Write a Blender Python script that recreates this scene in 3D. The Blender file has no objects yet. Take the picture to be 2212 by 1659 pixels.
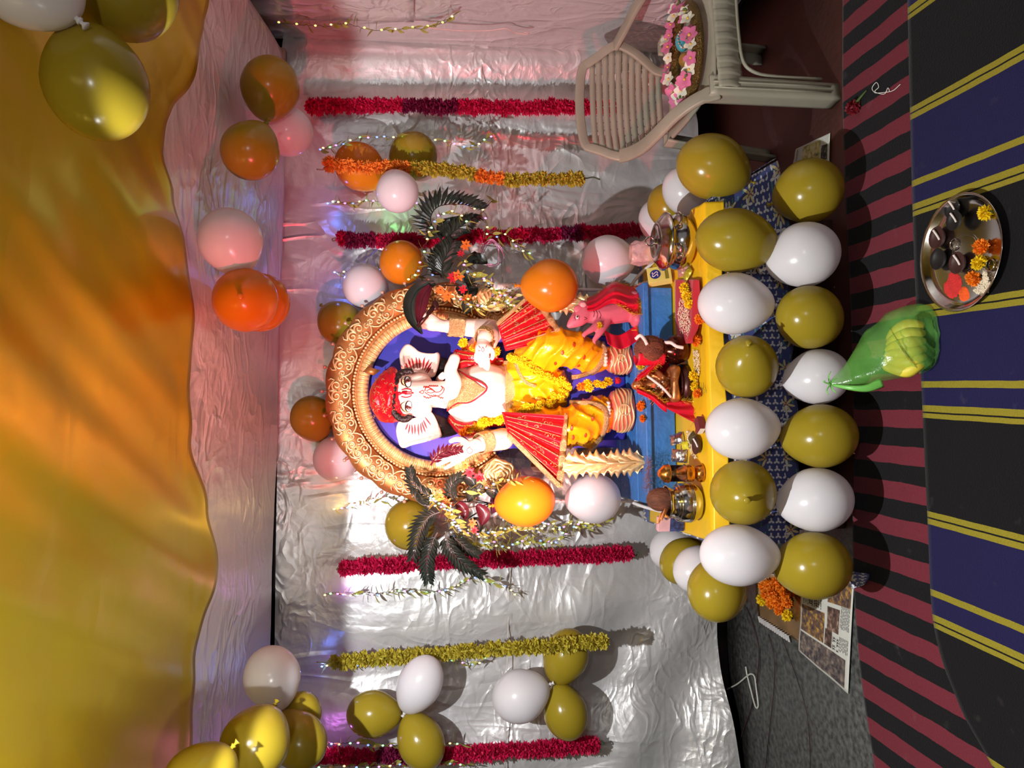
import bpy, bmesh, math, random
from mathutils import Vector, Matrix, noise
from mathutils.bvhtree import BVHTree
rnd = random.Random(11)
SC = bpy.context.scene
COL = SC.collection
PI = math.pi
V = Vector
def rad(a): return math.radians(a)

# ------------------------------------------------------------------ camera (held in portrait, so rolled by 90 degrees)
W_PX, H_PX, F_PX = 2212.0, 1659.0, 1662.0
CAM = V((0.0, 0.0, 1.38)); PITCH = rad(7.0); YAW = rad(4.5)
FWD = V((math.sin(YAW)*math.cos(PITCH), math.cos(YAW)*math.cos(PITCH), -math.sin(PITCH)))
RGT = V((math.cos(YAW), -math.sin(YAW), 0.0))
UPV = RGT.cross(FWD)
cam_data = bpy.data.cameras.new('camera')
cam_data.sensor_width = 36.0
cam_data.lens = 36.0*F_PX/W_PX
cam_data.clip_start = 0.02
cam_obj = bpy.data.objects.new('camera', cam_data)
COL.objects.link(cam_obj)
_cx, _cy, _cz = -UPV, RGT, -FWD
cam_obj.matrix_world = Matrix(((_cx.x,_cy.x,_cz.x,CAM.x),(_cx.y,_cy.y,_cz.y,CAM.y),(_cx.z,_cy.z,_cz.z,CAM.z),(0,0,0,1)))
SC.camera = cam_obj

# ------------------------------------------------------------------ world, lights, exposure
world = bpy.data.worlds.new('world'); SC.world = world
world.use_nodes = True
world.node_tree.nodes['Background'].inputs[0].default_value = (0.96, 0.97, 1.0, 1)
world.node_tree.nodes['Background'].inputs[1].default_value = 0.20

def lamp(name, kind, loc, color, power, size=0.05, target=None, spot=None, blend=0.1):
    d = bpy.data.lights.new(name, kind); d.color = color; d.energy = power
    if kind in ('POINT', 'SPOT'): d.shadow_soft_size = size
    if kind == 'SPOT': d.spot_size = rad(spot); d.spot_blend = blend
    if kind == 'AREA': d.size = size
    o = bpy.data.objects.new(name, d); COL.objects.link(o); o.location = loc
    if target is not None:
        o.rotation_euler = (V(target) - V(loc)).to_track_quat('-Z', 'Y').to_euler()
    return o
# white flood lamp under the canopy: its flat reflector lights everything below a plane that meets the backdrop at about 1.73 m
WL_POS = V((-0.42, 1.35, 2.0))
lamp('white_flood_light', 'SPOT', WL_POS, (0.94, 0.98, 1.0), 168, 0.012, WL_POS + V((0.0, -0.139, -0.990)), 178, 0.04)
# added upward fill in place of the flood's spill, brightens the canopy
lamp('canopy_fill_light', 'SPOT', WL_POS - V((0.32,0.15,0.34)), (1.0, 0.98, 0.92), 34, 0.03, WL_POS + V((-0.25, 0.25, 1.0)), 150, 0.3)
# added fill behind the visitors, where balloon highlights suggest a second lamp
lamp('room_fill_light', 'POINT', (0.35, -0.55, 1.75), (0.95, 0.98, 1.0), 30, 0.05)
# red stage lamp at the left of the visitors' side, aimed across at the right half and the canopy border
lamp('red_spot_light', 'SPOT', (-1.05, 1.15, 1.42), (1.0, 0.07, 0.10), 150, 0.03, (1.05, 3.2, 1.32), 56, 0.55)
# added red spot that puts red on the middle of the canopy border
lamp('red_canopy_fill_light', 'SPOT', (-1.05, 1.1, 1.30), (1.0, 0.08, 0.10), 15, 0.03, (-0.15, 2.75, 2.02), 30, 0.8)
# warm halogen trained on the idol
lamp('idol_halogen_light', 'SPOT', (-0.72, 1.40, 1.25), (1.0, 0.58, 0.52), 520, 0.03, (0.10, 2.95, 1.08), 34, 1.0)

SC.view_settings.view_transform = 'Standard'
SC.view_settings.look = 'None'
SC.view_settings.gamma = 1.0
SC.view_settings.use_curve_mapping = False
SC.view_settings.exposure = 0.0

# ------------------------------------------------------------------ pixel of the 2212 x 1659 photograph -> point of the place
def ray(x, y):
    return (FWD + UPV*((W_PX/2 - x)/F_PX) + RGT*((H_PX/2 - y)/F_PX))
def P(x, y, Y):
    d = ray(x, y); return CAM + d*((Y - CAM.y)/d.y)
def PZ(x, y, z=0.0):
    d = ray(x, y); return CAM + d*((z - CAM.z)/d.z)
def PX(x, y, X):
    d = ray(x, y); return CAM + d*((X - CAM.x)/d.x)
def mpp(p):                       # metres per photo pixel at a point
    return (p - CAM).dot(FWD)/F_PX

# ------------------------------------------------------------------ materials
MATS = {}
def lin(c):
    return tuple(((v/12.92) if v <= 0.04045 else ((v+0.055)/1.055)**2.4) for v in c)
def rgb(r, g, b): return lin((r/255, g/255, b/255))
def M(name, col, rough=0.5, metal=0.0, var=0.10, scale=20.0, bump=0.0, bscale=60.0, coat=0.0, sheen=0.0, trans=0.0, alpha=1.0,
      emit=None, estr=0.0, transl=0.0, spec=0.5, aniso=0.0, sss=0.0, stretch=(1,1,1), ior=1.45):
    if name in MATS: return MATS[name]
    m = bpy.data.materials.new(name); m.use_nodes = True; MATS[name] = m
    nt = m.node_tree; b = nt.nodes['Principled BSDF']; L = nt.links.new
    tc = nt.nodes.new('ShaderNodeTexCoord'); mp = nt.nodes.new('ShaderNodeMapping'); L(tc.outputs['Object'], mp.inputs['Vector'])
    mp.inputs['Scale'].default_value = stretch
    b.inputs['Roughness'].default_value = rough; b.inputs['Metallic'].default_value = metal
    b.inputs['Coat Weight'].default_value = coat; b.inputs['Coat Roughness'].default_value = 0.08
    b.inputs['Sheen Weight'].default_value = sheen
    b.inputs['Transmission Weight'].default_value = trans; b.inputs['Alpha'].default_value = alpha
    b.inputs['Specular IOR Level'].default_value = spec; b.inputs['Anisotropic'].default_value = aniso; b.inputs['IOR'].default_value = ior
    if sss: b.inputs['Subsurface Weight'].default_value = sss; b.inputs['Subsurface Radius'].default_value = (0.02,0.01,0.006)
    n = nt.nodes.new('ShaderNodeTexNoise'); n.inputs['Scale'].default_value = scale; n.inputs['Detail'].default_value = 3
    L(mp.outputs['Vector'], n.inputs['Vector'])
    r = nt.nodes.new('ShaderNodeValToRGB'); L(n.outputs['Fac'], r.inputs['Fac'])
    r.color_ramp.elements[0].position = 0.3; r.color_ramp.elements[1].position = 0.7
    r.color_ramp.elements[0].color = tuple(max(0, c*(1-var)) for c in col) + (1,)
    r.color_ramp.elements[1].color = tuple(min(1, c*(1+var)) for c in col) + (1,)
    L(r.outputs['Color'], b.inputs['Base Color'])
    if bump:
        n2 = nt.nodes.new('ShaderNodeTexNoise'); n2.inputs['Scale'].default_value = bscale; n2.inputs['Detail'].default_value = 4
        L(mp.outputs['Vector'], n2.inputs['Vector'])
        bp = nt.nodes.new('ShaderNodeBump'); bp.inputs['Strength'].default_value = bump; bp.inputs['Distance'].default_value = 0.01
        L(n2.outputs['Fac'], bp.inputs['Height']); L(bp.outputs['Normal'], b.inputs['Normal'])
    if emit:
        b.inputs['Emission Color'].default_value = tuple(emit) + (1,); b.inputs['Emission Strength'].default_value = estr
    if transl:
        t = nt.nodes.new('ShaderNodeBsdfTranslucent'); L(r.outputs['Color'], t.inputs['Color'])
        mx = nt.nodes.new('ShaderNodeMixShader'); mx.inputs[0].default_value = transl
        L(b.outputs[0], mx.inputs[1]); L(t.outputs[0], mx.inputs[2]); L(mx.outputs[0], nt.nodes['Material Output'].inputs['Surface'])
    return m
def nodes_of(m): return m.node_tree.nodes, m.node_tree.links.new, m.node_tree.nodes['Principled BSDF']

# ------------------------------------------------------------------ mesh builder
WL = {}                                            # world location of every object origin
def spheredirs(n):
    out = []; g = PI*(3-math.sqrt(5))
    for i in range(n):
        z = 1-2*(i+0.5)/n; r = math.sqrt(1-z*z); out.append(V((r*math.cos(g*i), r*math.sin(g*i), z)))
    return out
def frame(d):
    d = d.normalized(); a = V((0,0,1)) if abs(d.z) < 0.9 else V((1,0,0))
    u = d.cross(a).normalized(); w = u.cross(d); return u, w, d
def basis(u, w, d, loc=V((0,0,0))):
    return Matrix(((u.x,w.x,d.x,loc.x),(u.y,w.y,d.y,loc.y),(u.z,w.z,d.z,loc.z),(0,0,0,1)))
class MB:
    def __init__(s): s.v = []; s.f = []; s.mi = []; s.uv = None
    def add(s, vs, fs, mi=0):
        o = len(s.v); s.v.extend(V(p) for p in vs); s.f.extend(tuple(i+o for i in f) for f in fs); s.mi.extend([mi]*len(fs)); return s
    def box(s, c, size, m3=None, mi=0):
        c = V(c); h = V(size)*0.5; vs = []
        for z in (-1,1):
            for y in (-1,1):
                for x in (-1,1):
                    p = V((x*h.x, y*h.y, z*h.z)); vs.append(c + (m3 @ p if m3 else p))
        return s.add(vs, [(0,2,3,1),(4,5,7,6),(0,1,5,4),(2,6,7,3),(0,4,6,2),(1,3,7,5)], mi)
    def tube(s, pts, r, n=8, closed=False, caps=True, mi=0, flat=1.0):
        pts = [V(p) for p in pts]; N = len(pts)
        rr = r if isinstance(r, (list, tuple)) else [r]*N
        t0 = (pts[1]-pts[0]).normalized(); u, w, _ = frame(t0); vs = []; fs = []
        for i, p in enumerate(pts):
            if closed: t = pts[(i+1) % N]-pts[i-1]
            else: t = pts[min(i+1, N-1)]-pts[max(i-1, 0)]
            t = t.normalized() if t.length > 1e-9 else t0
            u = (u - t*u.dot(t)); u = u.normalized() if u.length > 1e-6 else frame(t)[0]
            w = t.cross(u)
            for k in range(n):
                a = 2*PI*k/n; vs.append(p + u*(math.cos(a)*rr[i]) + w*(math.sin(a)*rr[i]*flat))
        M_ = N if closed else N-1
        for i in range(M_):
            for k in range(n):
                a = i*n+k; b = i*n+(k+1) % n; c = ((i+1) % N)*n+(k+1) % n; d = ((i+1) % N)*n+k
                fs.append((a,b,c,d))
        if caps and not closed:
            fs.append(tuple(range(n))[::-1]); fs.append(tuple((N-1)*n+k for k in range(n)))
        return s.add(vs, fs, mi)
    def lathe(s, prof, n=24, mat=None, mi=0, cap0=True, cap1=True):
        vs = []; fs = []
        for (r, z) in prof:
            for k in range(n):
                a = 2*PI*k/n; p = V((r*math.cos(a), r*math.sin(a), z)); vs.append(mat @ p if mat else p)
        for i in range(len(prof)-1):
            for k in range(n):
                fs.append((i*n+k, i*n+(k+1) % n, (i+1)*n+(k+1) % n, (i+1)*n+k))
        if cap0: fs.append(tuple(range(n))[::-1])
        if cap1: fs.append(tuple((len(prof)-1)*n+k for k in range(n)))
        return s.add(vs, fs, mi)
    def ell(s, c, r, nu=14, nv=9, m3=None, mi=0):
        if not isinstance(r, (list, tuple, Vector)): r = (r, r, r)
        c = V(c); vs = []; fs = []
        def q(a, b):
            p = V((r[0]*math.sin(b)*math.cos(a), r[1]*math.sin(b)*math.sin(a), r[2]*math.cos(b))); return c + (m3 @ p if m3 else p)
        vs.append(q(0, 0))
        for j in range(1, nv):
            for i in range(nu): vs.append(q(2*PI*i/nu, PI*j/nv))
        vs.append(q(0, PI)); last = len(vs)-1
        for i in range(nu):
            fs.append((0, 1+i, 1+(i+1) % nu)); o = 1+(nv-2)*nu; fs.append((last, o+(i+1) % nu, o+i))
        for j in range(nv-2):
            for i in range(nu):
                a = 1+j*nu+i; b = 1+j*nu+(i+1) % nu; fs.append((a, a+nu, b+nu, b))
        return s.add(vs, fs, mi)
    def grid(s, fn, nu, nv, mi=0, uv=None):
        vs = [fn(i/nu, j/nv) for j in range(nv+1) for i in range(nu+1)]
        fs = [(j*(nu+1)+i, j*(nu+1)+i+1, (j+1)*(nu+1)+i+1, (j+1)*(nu+1)+i) for j in range(nv) for i in range(nu)]
        s.add(vs, fs, mi)
        if uv: s.uv = [uv(i/nu, j/nv) for j in range(nv+1) for i in range(nu+1)]
        return s
    def prism(s, poly, th, mat, mi=0):               # poly in local x,y ; thickness along local z
        n = len(poly); vs = [mat @ V((p[0], p[1], -th/2)) for p in poly] + [mat @ V((p[0], p[1], th/2)) for p in poly]
        fs = [tuple(range(n))[::-1], tuple(range(n, 2*n))] + [(i, (i+1) % n, n+(i+1) % n, n+i) for i in range(n)]
        return s.add(vs, fs, mi)
    def mesh(s, name, mats, off=V((0,0,0)), smooth=True):
        me = bpy.data.meshes.new(name)
        me.from_pydata([tuple(p-off) for p in s.v], [], s.f)
        if not isinstance(mats, (list, tuple)): mats = [mats]
        for m in mats: me.materials.append(m)
        me.polygons.foreach_set('material_index', s.mi)
        me.polygons.foreach_set('use_smooth', [smooth]*len(s.f))
        if s.uv:
            lay = me.uv_layers.new(name='UVMap')
            for lp in me.loops: lay.data[lp.index].uv = s.uv[lp.vertex_index]
        me.update(); return me
    def build(s, name, mats, parent=None, base=None, smooth=True, bevel=0.0, subs=0, solid=0.0, auto=None):
        off = WL[parent] if parent else (V(base) if base is not None else s.base())
        me = s.mesh(name, mats, off, smooth)
        return finish(name, me, parent, off, bevel, subs, solid, auto)
    def base(s):
        xs = [p.x for p in s.v]; ys = [p.y for p in s.v]; zs = [p.z for p in s.v]
        return V(((min(xs)+max(xs))/2, (min(ys)+max(ys))/2, min(zs)))
def finish(name, me, parent, off, bevel=0, subs=0, solid=0, auto=None):
    o = bpy.data.objects.new(name, me); COL.objects.link(o)
    if parent: o.parent = parent
    else: o.location = off
    WL[o] = V(off)
    if solid:
        md = o.modifiers.new('thickness', 'SOLIDIFY'); md.thickness = solid; md.offset = 0
    if bevel:
        md = o.modifiers.new('bevel', 'BEVEL'); md.width = bevel; md.segments = 2; md.limit_method = 'ANGLE'; md.angle_limit = rad(40)
    if subs:
        md = o.modifiers.new('subd', 'SUBSURF'); md.levels = subs; md.render_levels = subs
    return o
def place(name, me, mat, parent):                    # alike pieces: shared mesh data, own object, world matrix given
    o = bpy.data.objects.new(name, me); COL.objects.link(o); o.parent = parent
    o.matrix_basis = Matrix.Translation(-WL[parent]) @ mat
    WL[o] = mat.translation.copy(); return o
def thing(name, label, cat, loc, group=None):
    o = bpy.data.objects.new(name, None); COL.objects.link(o); o.location = loc; WL[o] = V(loc); o.empty_display_size = 0.05
    return tag(o, label, cat, group)
def tag(o, label, cat, group=None):
    o['label'] = label; o['category'] = cat
    if group: o['group'] = group
    return o
def struct(o, label=None):
    o['kind'] = 'structure'
    if label: o['label'] = label
    return o
def catmull(pts, per=6, closed=False):
    pts = [V(p) for p in pts]; N = len(pts); out = []
    segs = N if closed else N-1
    for i in range(segs):
        p0 = pts[i-1] if (closed or i > 0) else pts[0]*2-pts[1]
        p1 = pts[i]; p2 = pts[(i+1) % N]
        p3 = pts[(i+2) % N] if (closed or i+2 < N) else pts[-1]*2-pts[-2]
        for k in range(per):
            t = k/per; t2 = t*t; t3 = t2*t
            out.append(0.5*((2*p1)+(p2-p0)*t+(2*p0-5*p1+4*p2-p3)*t2+(3*p1-p0-3*p2+p3)*t3))
    if not closed: out.append(pts[-1].copy())
    return out
def remeshed(mb, name, mat, voxel=0.006, smooth=4, factor=0.5):
    """one continuous surface grown over overlapping blobs"""
    me = mb.mesh(name+'_src', mat); o = bpy.data.objects.new('tmp', me); COL.objects.link(o)
    md = o.modifiers.new('r', 'REMESH'); md.mode = 'VOXEL'; md.voxel_size = voxel; md.use_smooth_shade = True
    if smooth:
        sm = o.modifiers.new('s', 'SMOOTH'); sm.iterations = smooth; sm.factor = factor
    dg = bpy.context.evaluated_depsgraph_get(); ev = o.evaluated_get(dg)
    out = bpy.data.meshes.new_from_object(ev)
    bpy.data.objects.remove(o); bpy.data.meshes.remove(me)
    out.name = name
    out.polygons.foreach_set('use_smooth', [True]*len(out.polygons))
    return out
def limb(mb, pts, radii, per=8):
    """chain of overlapping balls along a smooth path; radii per control point"""
    c = catmull(pts, per); n = len(c)
    for i, p in enumerate(c):
        t = i/(n-1)*(len(radii)-1); k = min(int(t), len(radii)-2); r = radii[k]+(radii[k+1]-radii[k])*(t-k)
        mb.ell(p, r, 12, 8)
def shift_mesh(me, off):
    for v in me.vertices: v.co = v.co - off
def bvh_of(me): return BVHTree.FromPolygons([v.co.copy() for v in me.vertices], [tuple(p.vertices) for p in me.polygons])
def hit(bvh, x, y, lift=0.001, fallback=3.0):
    d = ray(x, y).normalized(); loc, nor, i, dist = bvh.ray_cast(CAM, d)
    if loc is None: return P(x, y, fallback), V((0,-1,0))
    if nor.dot(d) > 0: nor = -nor
    return loc + nor*lift, nor

# ================================================================== the setting
WALL_Y, RIGHT_X, LEFT_X = 3.28, 1.74, -2.3
def cloth_material(name, col, rough, metal, wr=0.5, sc=7.0, spec=0.5):
    m = M(name, col, rough, metal, var=0.05, scale=3.0, spec=spec)
    nd, L, b = nodes_of(m)
    tc = nd.new('ShaderNodeTexCoord'); cur = None
    def layer(sock, k):
        nonlocal cur
        mu = nd.new('ShaderNodeMath'); mu.operation = 'MULTIPLY_ADD'; mu.inputs[1].default_value = k; L(sock, mu.inputs[0])
        if cur is not None: L(cur, mu.inputs[2])
        else: mu.inputs[2].default_value = 0
        cur = mu.outputs[0]
    # sharp creases running several ways, only in patches
    for i, (rz, st, s, k) in enumerate(((0.5, (1,1,0.35), 1.0, 1.0), (-0.7, (0.4,1,1), 1.3, 0.8), (1.2, (0.5,1,0.8), 2.1, 0.45))):
        mp = nd.new('ShaderNodeMapping'); mp.inputs['Rotation'].default_value = (0.3*i, rz, 0); mp.inputs['Scale'].default_value = st; mp.inputs['Location'].default_value = (i*3.1, i*1.7, i*5.3)
        L(tc.outputs['Object'], mp.inputs['Vector'])
        t = nd.new('ShaderNodeTexNoise'); t.inputs['Scale'].default_value = sc*s; t.inputs['Detail'].default_value = 2.0; t.inputs['Distortion'].default_value = 0.6
        L(mp.outputs[0], t.inputs['Vector'])
        a1 = nd.new('ShaderNodeMath'); a1.operation = 'SUBTRACT'; a1.inputs[1].default_value = 0.5; L(t.outputs['Fac'], a1.inputs[0])
        a2 = nd.new('ShaderNodeMath'); a2.operation = 'ABSOLUTE'; L(a1.outputs[0], a2.inputs[0])
        cl = nd.new('ShaderNodeMapRange'); cl.inputs['From Max'].default_value = 0.09; cl.inputs['To Min'].default_value = 1; cl.inputs['To Max'].default_value = 0; L(a2.outputs[0], cl.inputs['Value'])
        mk = nd.new('ShaderNodeTexNoise'); mk.inputs['Scale'].default_value = 1.6+0.5*i; mk.inputs['Detail'].default_value = 1; L(mp.outputs[0], mk.inputs['Vector'])
        mr = nd.new('ShaderNodeMapRange'); mr.inputs['From Min'].default_value = 0.45; mr.inputs['From Max'].default_value = 0.66; L(mk.outputs['Fac'], mr.inputs['Value'])
        mm = nd.new('ShaderNodeMath'); mm.operation = 'MULTIPLY'; L(cl.outputs[0], mm.inputs[0]); L(mr.outputs[0], mm.inputs[1])
        layer(mm.outputs[0], k)
    # crumple facets
    for s_, k_ in ((1.9, 0.24), (3.7, 0.13)):
        nz = nd.new('ShaderNodeTexNoise'); nz.inputs['Scale'].default_value = 3.0; L(tc.outputs['Object'], nz.inputs['Vector'])
        ad = nd.new('ShaderNodeMixRGB'); ad.blend_type = 'ADD'; ad.inputs[0].default_value = 0.35; L(tc.outputs['Object'], ad.inputs[1]); L(nz.outputs['Color'], ad.inputs[2])
        vo_ = nd.new('ShaderNodeTexVoronoi'); vo_.feature = 'F1'; vo_.distance = 'MANHATTAN'; vo_.inputs['Scale'].default_value = sc*s_; L(ad.outputs[0], vo_.inputs['Vector'])
        layer(vo_.outputs['Distance'], k_)
    t = nd.new('ShaderNodeTexNoise'); t.inputs['Scale'].default_value = 2.6; t.inputs['Detail'].default_value = 5; L(tc.outputs['Object'], t.inputs['Vector']); layer(t.outputs['Fac'], 2.4)
    t = nd.new('ShaderNodeTexNoise'); t.inputs['Scale'].default_value = 300; t.inputs['Detail'].default_value = 1; L(tc.outputs['Object'], t.inputs['Vector']); layer(t.outputs['Fac'], 0.03)
    bp = nd.new('ShaderNodeBump'); bp.inputs['Strength'].default_value = wr; bp.inputs['Distance'].default_value = 0.008
    L(cur, bp.inputs['Height']); L(bp.outputs['Normal'], b.inputs['Normal'])
    return m
SILVER = cloth_material('silver_satin', rgb(212,208,207), 0.38, 0.40, 0.8, 6.0)
GOLD = cloth_material('gold_satin', rgb(200,174,20), 0.32, 0.72, 0.16, 2.2)

# floor: worn red cement with a bare grey patch
def floor_material():
    m = M('red_cement', rgb(104,58,50), 0.62, 0, var=0.25, scale=3.5, bump=0.25, bscale=40)
    nd, L, b = nodes_of(m); tc = nd.new('ShaderNodeTexCoord')
    base = b.inputs['Base Color'].links[0].from_socket
    n = nd.new('ShaderNodeTexNoise'); n.inputs['Scale'].default_value = 2.3; n.inputs['Detail'].default_value = 6; L(tc.outputs['Object'], n.inputs['Vector'])
    sp = nd.new('ShaderNodeSeparateXYZ'); L(tc.outputs['Object'], sp.inputs[0])
    a = nd.new('ShaderNodeMath'); a.operation = 'MULTIPLY_ADD'; a.inputs[1].default_value = -0.55; a.inputs[2].default_value = 0.12; L(sp.outputs['X'], a.inputs[0])
    s = nd.new('ShaderNodeMath'); s.operation = 'ADD'; L(a.outputs[0], s.inputs[0]); L(n.outputs['Fac'], s.inputs[1])
    r = nd.new('ShaderNodeValToRGB'); r.color_ramp.elements[0].position = 0.72; r.color_ramp.elements[1].position = 0.86; L(s.outputs[0], r.inputs['Fac'])
    n3 = nd.new('ShaderNodeTexNoise'); n3.inputs['Scale'].default_value = 46; n3.inputs['Detail'].default_value = 5; L(tc.outputs['Object'], n3.inputs['Vector'])
    r3 = nd.new('ShaderNodeValToRGB'); r3.color_ramp.elements[0].color = rgb(58,58,58)+(1,); r3.color_ramp.elements[1].color = rgb(112,114,112)+(1,)
    r3.color_ramp.elements[0].position = 0.35; r3.color_ramp.elements[1].position = 0.65; L(n3.outputs['Fac'], r3.inputs['Fac'])
    mx = nd.new('ShaderNodeMixRGB'); L(r.outputs['Color'], mx.inputs[0]); L(base, mx.inputs[1]); L(r3.outputs['Color'], mx.inputs[2])
    L(mx.outputs[0], b.inputs['Base Color'])
    return m
fl = MB().box((-0.3, 1.2, -0.05), (5.4, 5.2, 0.1)).build('floor', floor_material(), base=(0,0,0)); struct(fl, 'worn red cement floor with a bare grey patch')
plaster = M('dark_plaster', rgb(62,50,50), 0.8, 0, var=0.2, scale=4, bump=0.3, bscale=30)
struct(MB().box((-0.3, 3.44, 1.25), (5.4, 0.1, 2.5)).build('wall_back', plaster, base=(0,3.44,0)))
struct(MB().box((1.92, 1.6, 1.25), (0.1, 3.6, 2.5)).build('wall_right', plaster, base=(1.92,1.6,0)))
struct(MB().box((LEFT_X-0.25, 1.6, 1.25), (0.1, 3.6, 2.5)).build('wall_left', plaster, base=(LEFT_X-0.25,1.6,0)))
struct(MB().box((-0.3, 1.2, 2.55), (5.4, 5.2, 0.1)).build('ceiling', plaster, base=(0,1.2,2.5)))

def ridge(x, z, s=1.0):
    p = V((x*s, z*s*0.9, 3.3)); w = noise.noise_vector(p*0.8)*0.35
    return 1-abs(noise.noise(p+w))*2
# backdrop: silver satin hung over the back wall, hem clear of the floor
hem = [(P(1640, 2100, WALL_Y).x, 0.02)] + [(P(a, b, WALL_Y).x, P(a, b, WALL_Y).z) for a, b in ((1588,1659),(1575,1560),(1556,1400),(1552,1340),(1540,1200),(1520,900),(1510,500),(1506,293),(1500,120))] + [(1.8, 0.17)]
hem.sort()
def hem_z(x):
    for (x0, z0), (x1, z1) in zip(hem, hem[1:]):
        if x0 <= x <= x1: return z0+(z1-z0)*(x-x0)/(x1-x0)
    return hem[0][1] if x < hem[0][0] else hem[-1][1]
def back_cloth(u, v):
    x = LEFT_X+(RIGHT_X+0.02-LEFT_X)*u; zb = hem_z(x); z = zb+(1.955-zb)*v
    y = WALL_Y
    fade = min(1, (1-v)*6)
    y += fade*(0.020*math.sin(5.3*x+1.1*z)+0.012*math.sin(11.7*x-0.8*z+1.0)+0.006*math.sin(23*x+2.5*z)+0.016*noise.noise(V((x*2.0, z*1.1, 0)))*1.4)
    y += 0.006*ridge(x, z, 2.6)*ridge(x+7, z-3, 1.1)
    if x < -0.35:
        y += 0.024*math.sin(13*(z+0.55*x)+1.0+2*noise.noise(V((x*1.5, z*1.5, 8))))*min(1, (-0.35-x)*2)*min(1, max(0, (1.25-z)))       # slack sideways folds low on the left
    y += max(0, x-1.1)**2*0.13*math.sin(21*x+0.5*z)*(1-0.5*v)
    return V((x, y-0.03*max(0, (0.12-v))*4, z))
bc = MB().grid(back_cloth, 300, 190).build('backdrop_cloth', SILVER, base=(0, WALL_Y, 0.05))
tag(bc, 'large creased silver satin cloth hung behind the shrine', 'backdrop')
seam_pts = [P(a, b, WALL_Y-0.028) for a, b in ((1042,120),(1042,180),(1065,330),(1078,480),(1090,700),(1100,950),(1105,1150),(1102,1240),(1099,1310),(1094,1500),(1091,1659))]
MB().tube(catmull(seam_pts, 8), 0.0022, 5).build('seam', M('seam_thread', rgb(206,198,190), 0.6), bc)
# strip of the same satin on the right wall
def right_cloth(u, v):
    y = 3.29-2.2*u; z = 0.12+1.97*v
    x = RIGHT_X+0.012*math.sin(6*y+0.5*z)+0.008*noise.noise(V((y*2, z, 5)))+0.004*ridge(y, z, 2.0)
    return V((x, y, z))
rc = MB().grid(right_cloth, 120, 110).build('side_cloth', SILVER, base=(RIGHT_X, 2.2, 0.1))
tag(rc, 'silver satin cloth hung on the right wall beside the chair', 'curtain')
def flap(u, v):
    y = 3.05-1.7*u; z = P(905, 30, 2.8).z+0.02+0.75*v-0.10*u*0
    x = RIGHT_X-0.02-0.02*v+0.008*math.sin(13*y+2*v)
    return V((x, y, z))
fp = MB().grid(flap, 40, 24).build('pelmet_cloth', SILVER, base=(RIGHT_X-0.03, 2.4, 1.4), solid=0.002)
tag(fp, 'short silver satin flap above the warm fairy lights', 'curtain')
# canopy: silver border strip sewn to a gold satin sheet
def can_z(Y):
    K = [(3.5,1.92),(3.24,1.95),(2.46,2.075),(1.8,2.15),(0.9,2.19),(-1.5,2.22)]
    for (a, za), (b, zb) in zip(K, K[1:]):
        if b <= Y <= a: return za+(zb-za)*(Y-a)/(b-a)
    return K[0][1] if Y > K[0][0] else K[-1][1]
def on_canopy(x, y):
    d = ray(x, y); lo, hi = 0.3, 3.6
    for _ in range(40):
        t = (lo+hi)/2; p = CAM+d*t
        if p.z > can_z(p.y): hi = t
        else: lo = t
    return CAM+d*lo
seam_c = sorted([(p.x, p.y) for p in (on_canopy(a, b) for a, b in ((435,-120),(437,0),(402,150),(345,280),(340,330),(365,420),(385,520),(405,760),(410,950),(448,1100),(463,1220),(428,1420),(425,1600),(430,1800)))])
def seam_y(x):
    if x <= seam_c[0][0]: return seam_c[0][1]
    for (x0, y0), (x1, y1) in zip(seam_c, seam_c[1:]):
        if x0 <= x <= x1:
            t = (x-x0)/(x1-x0); t = t*t*(3-2*t); return y0+(y1-y0)*t
    return seam_c[-1][1]
def can_pt(x, Y):
    f = min(1, (3.24-Y)*1.2+0.1)
    q = x+0.42*(Y-2.3)
    z = can_z(Y) - 0.02*math.sin(0.9*(x+0.3))
    z += f*(0.008*math.sin(8.5*q+0.6)+0.004*math.sin(17*q+1.1*Y)+0.0016*math.sin(41*q+2.0*Y)+0.008*noise.noise(V((x*1.3+Y*0.5, Y*0.5, 2)))+0.003*ridge(x, Y, 1.8))
    return V((x, Y, z))
XA, XB = -2.25, 1.64
def can_silver(u, v):
    x = XA+(XB-XA)*u; ys = seam_y(x); ye = 3.235-0.02*abs(math.sin(3*x))
    return can_pt(x, ys+(ye-ys)*v)
def can_gold(u, v):
    x = XA+(XB-XA)*u; ys = seam_y(x)+0.004
    return can_pt(x, -0.6+(ys+0.6)*v) + V((0,0,-0.003 if v > 0.98 else 0))
cs = MB().grid(can_silver, 200, 60).build('canopy_border', SILVER, base=(0, 2.8, 1.95), solid=0.001)
tag(cs, 'silver satin border strip of the canopy along the back wall', 'canopy')
cg = MB().grid(can_gold, 200, 130).build('canopy_cloth', GOLD, base=(0, 1.2, 2.1), solid=0.001)
tag(cg, 'big sheet of gold satin stretched overhead as a canopy', 'canopy')
# timber batten end at the top right corner
bt = MB().box(P(607, 118, 3.2), (0.05, 0.03, 0.035)).build('batten', M('pale_wood', rgb(170,140,118), 0.6, var=0.2, scale=8), bevel=0.003)
tag(bt, 'short end of a pale wooden batten at the upper right corner', 'batten')

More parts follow.
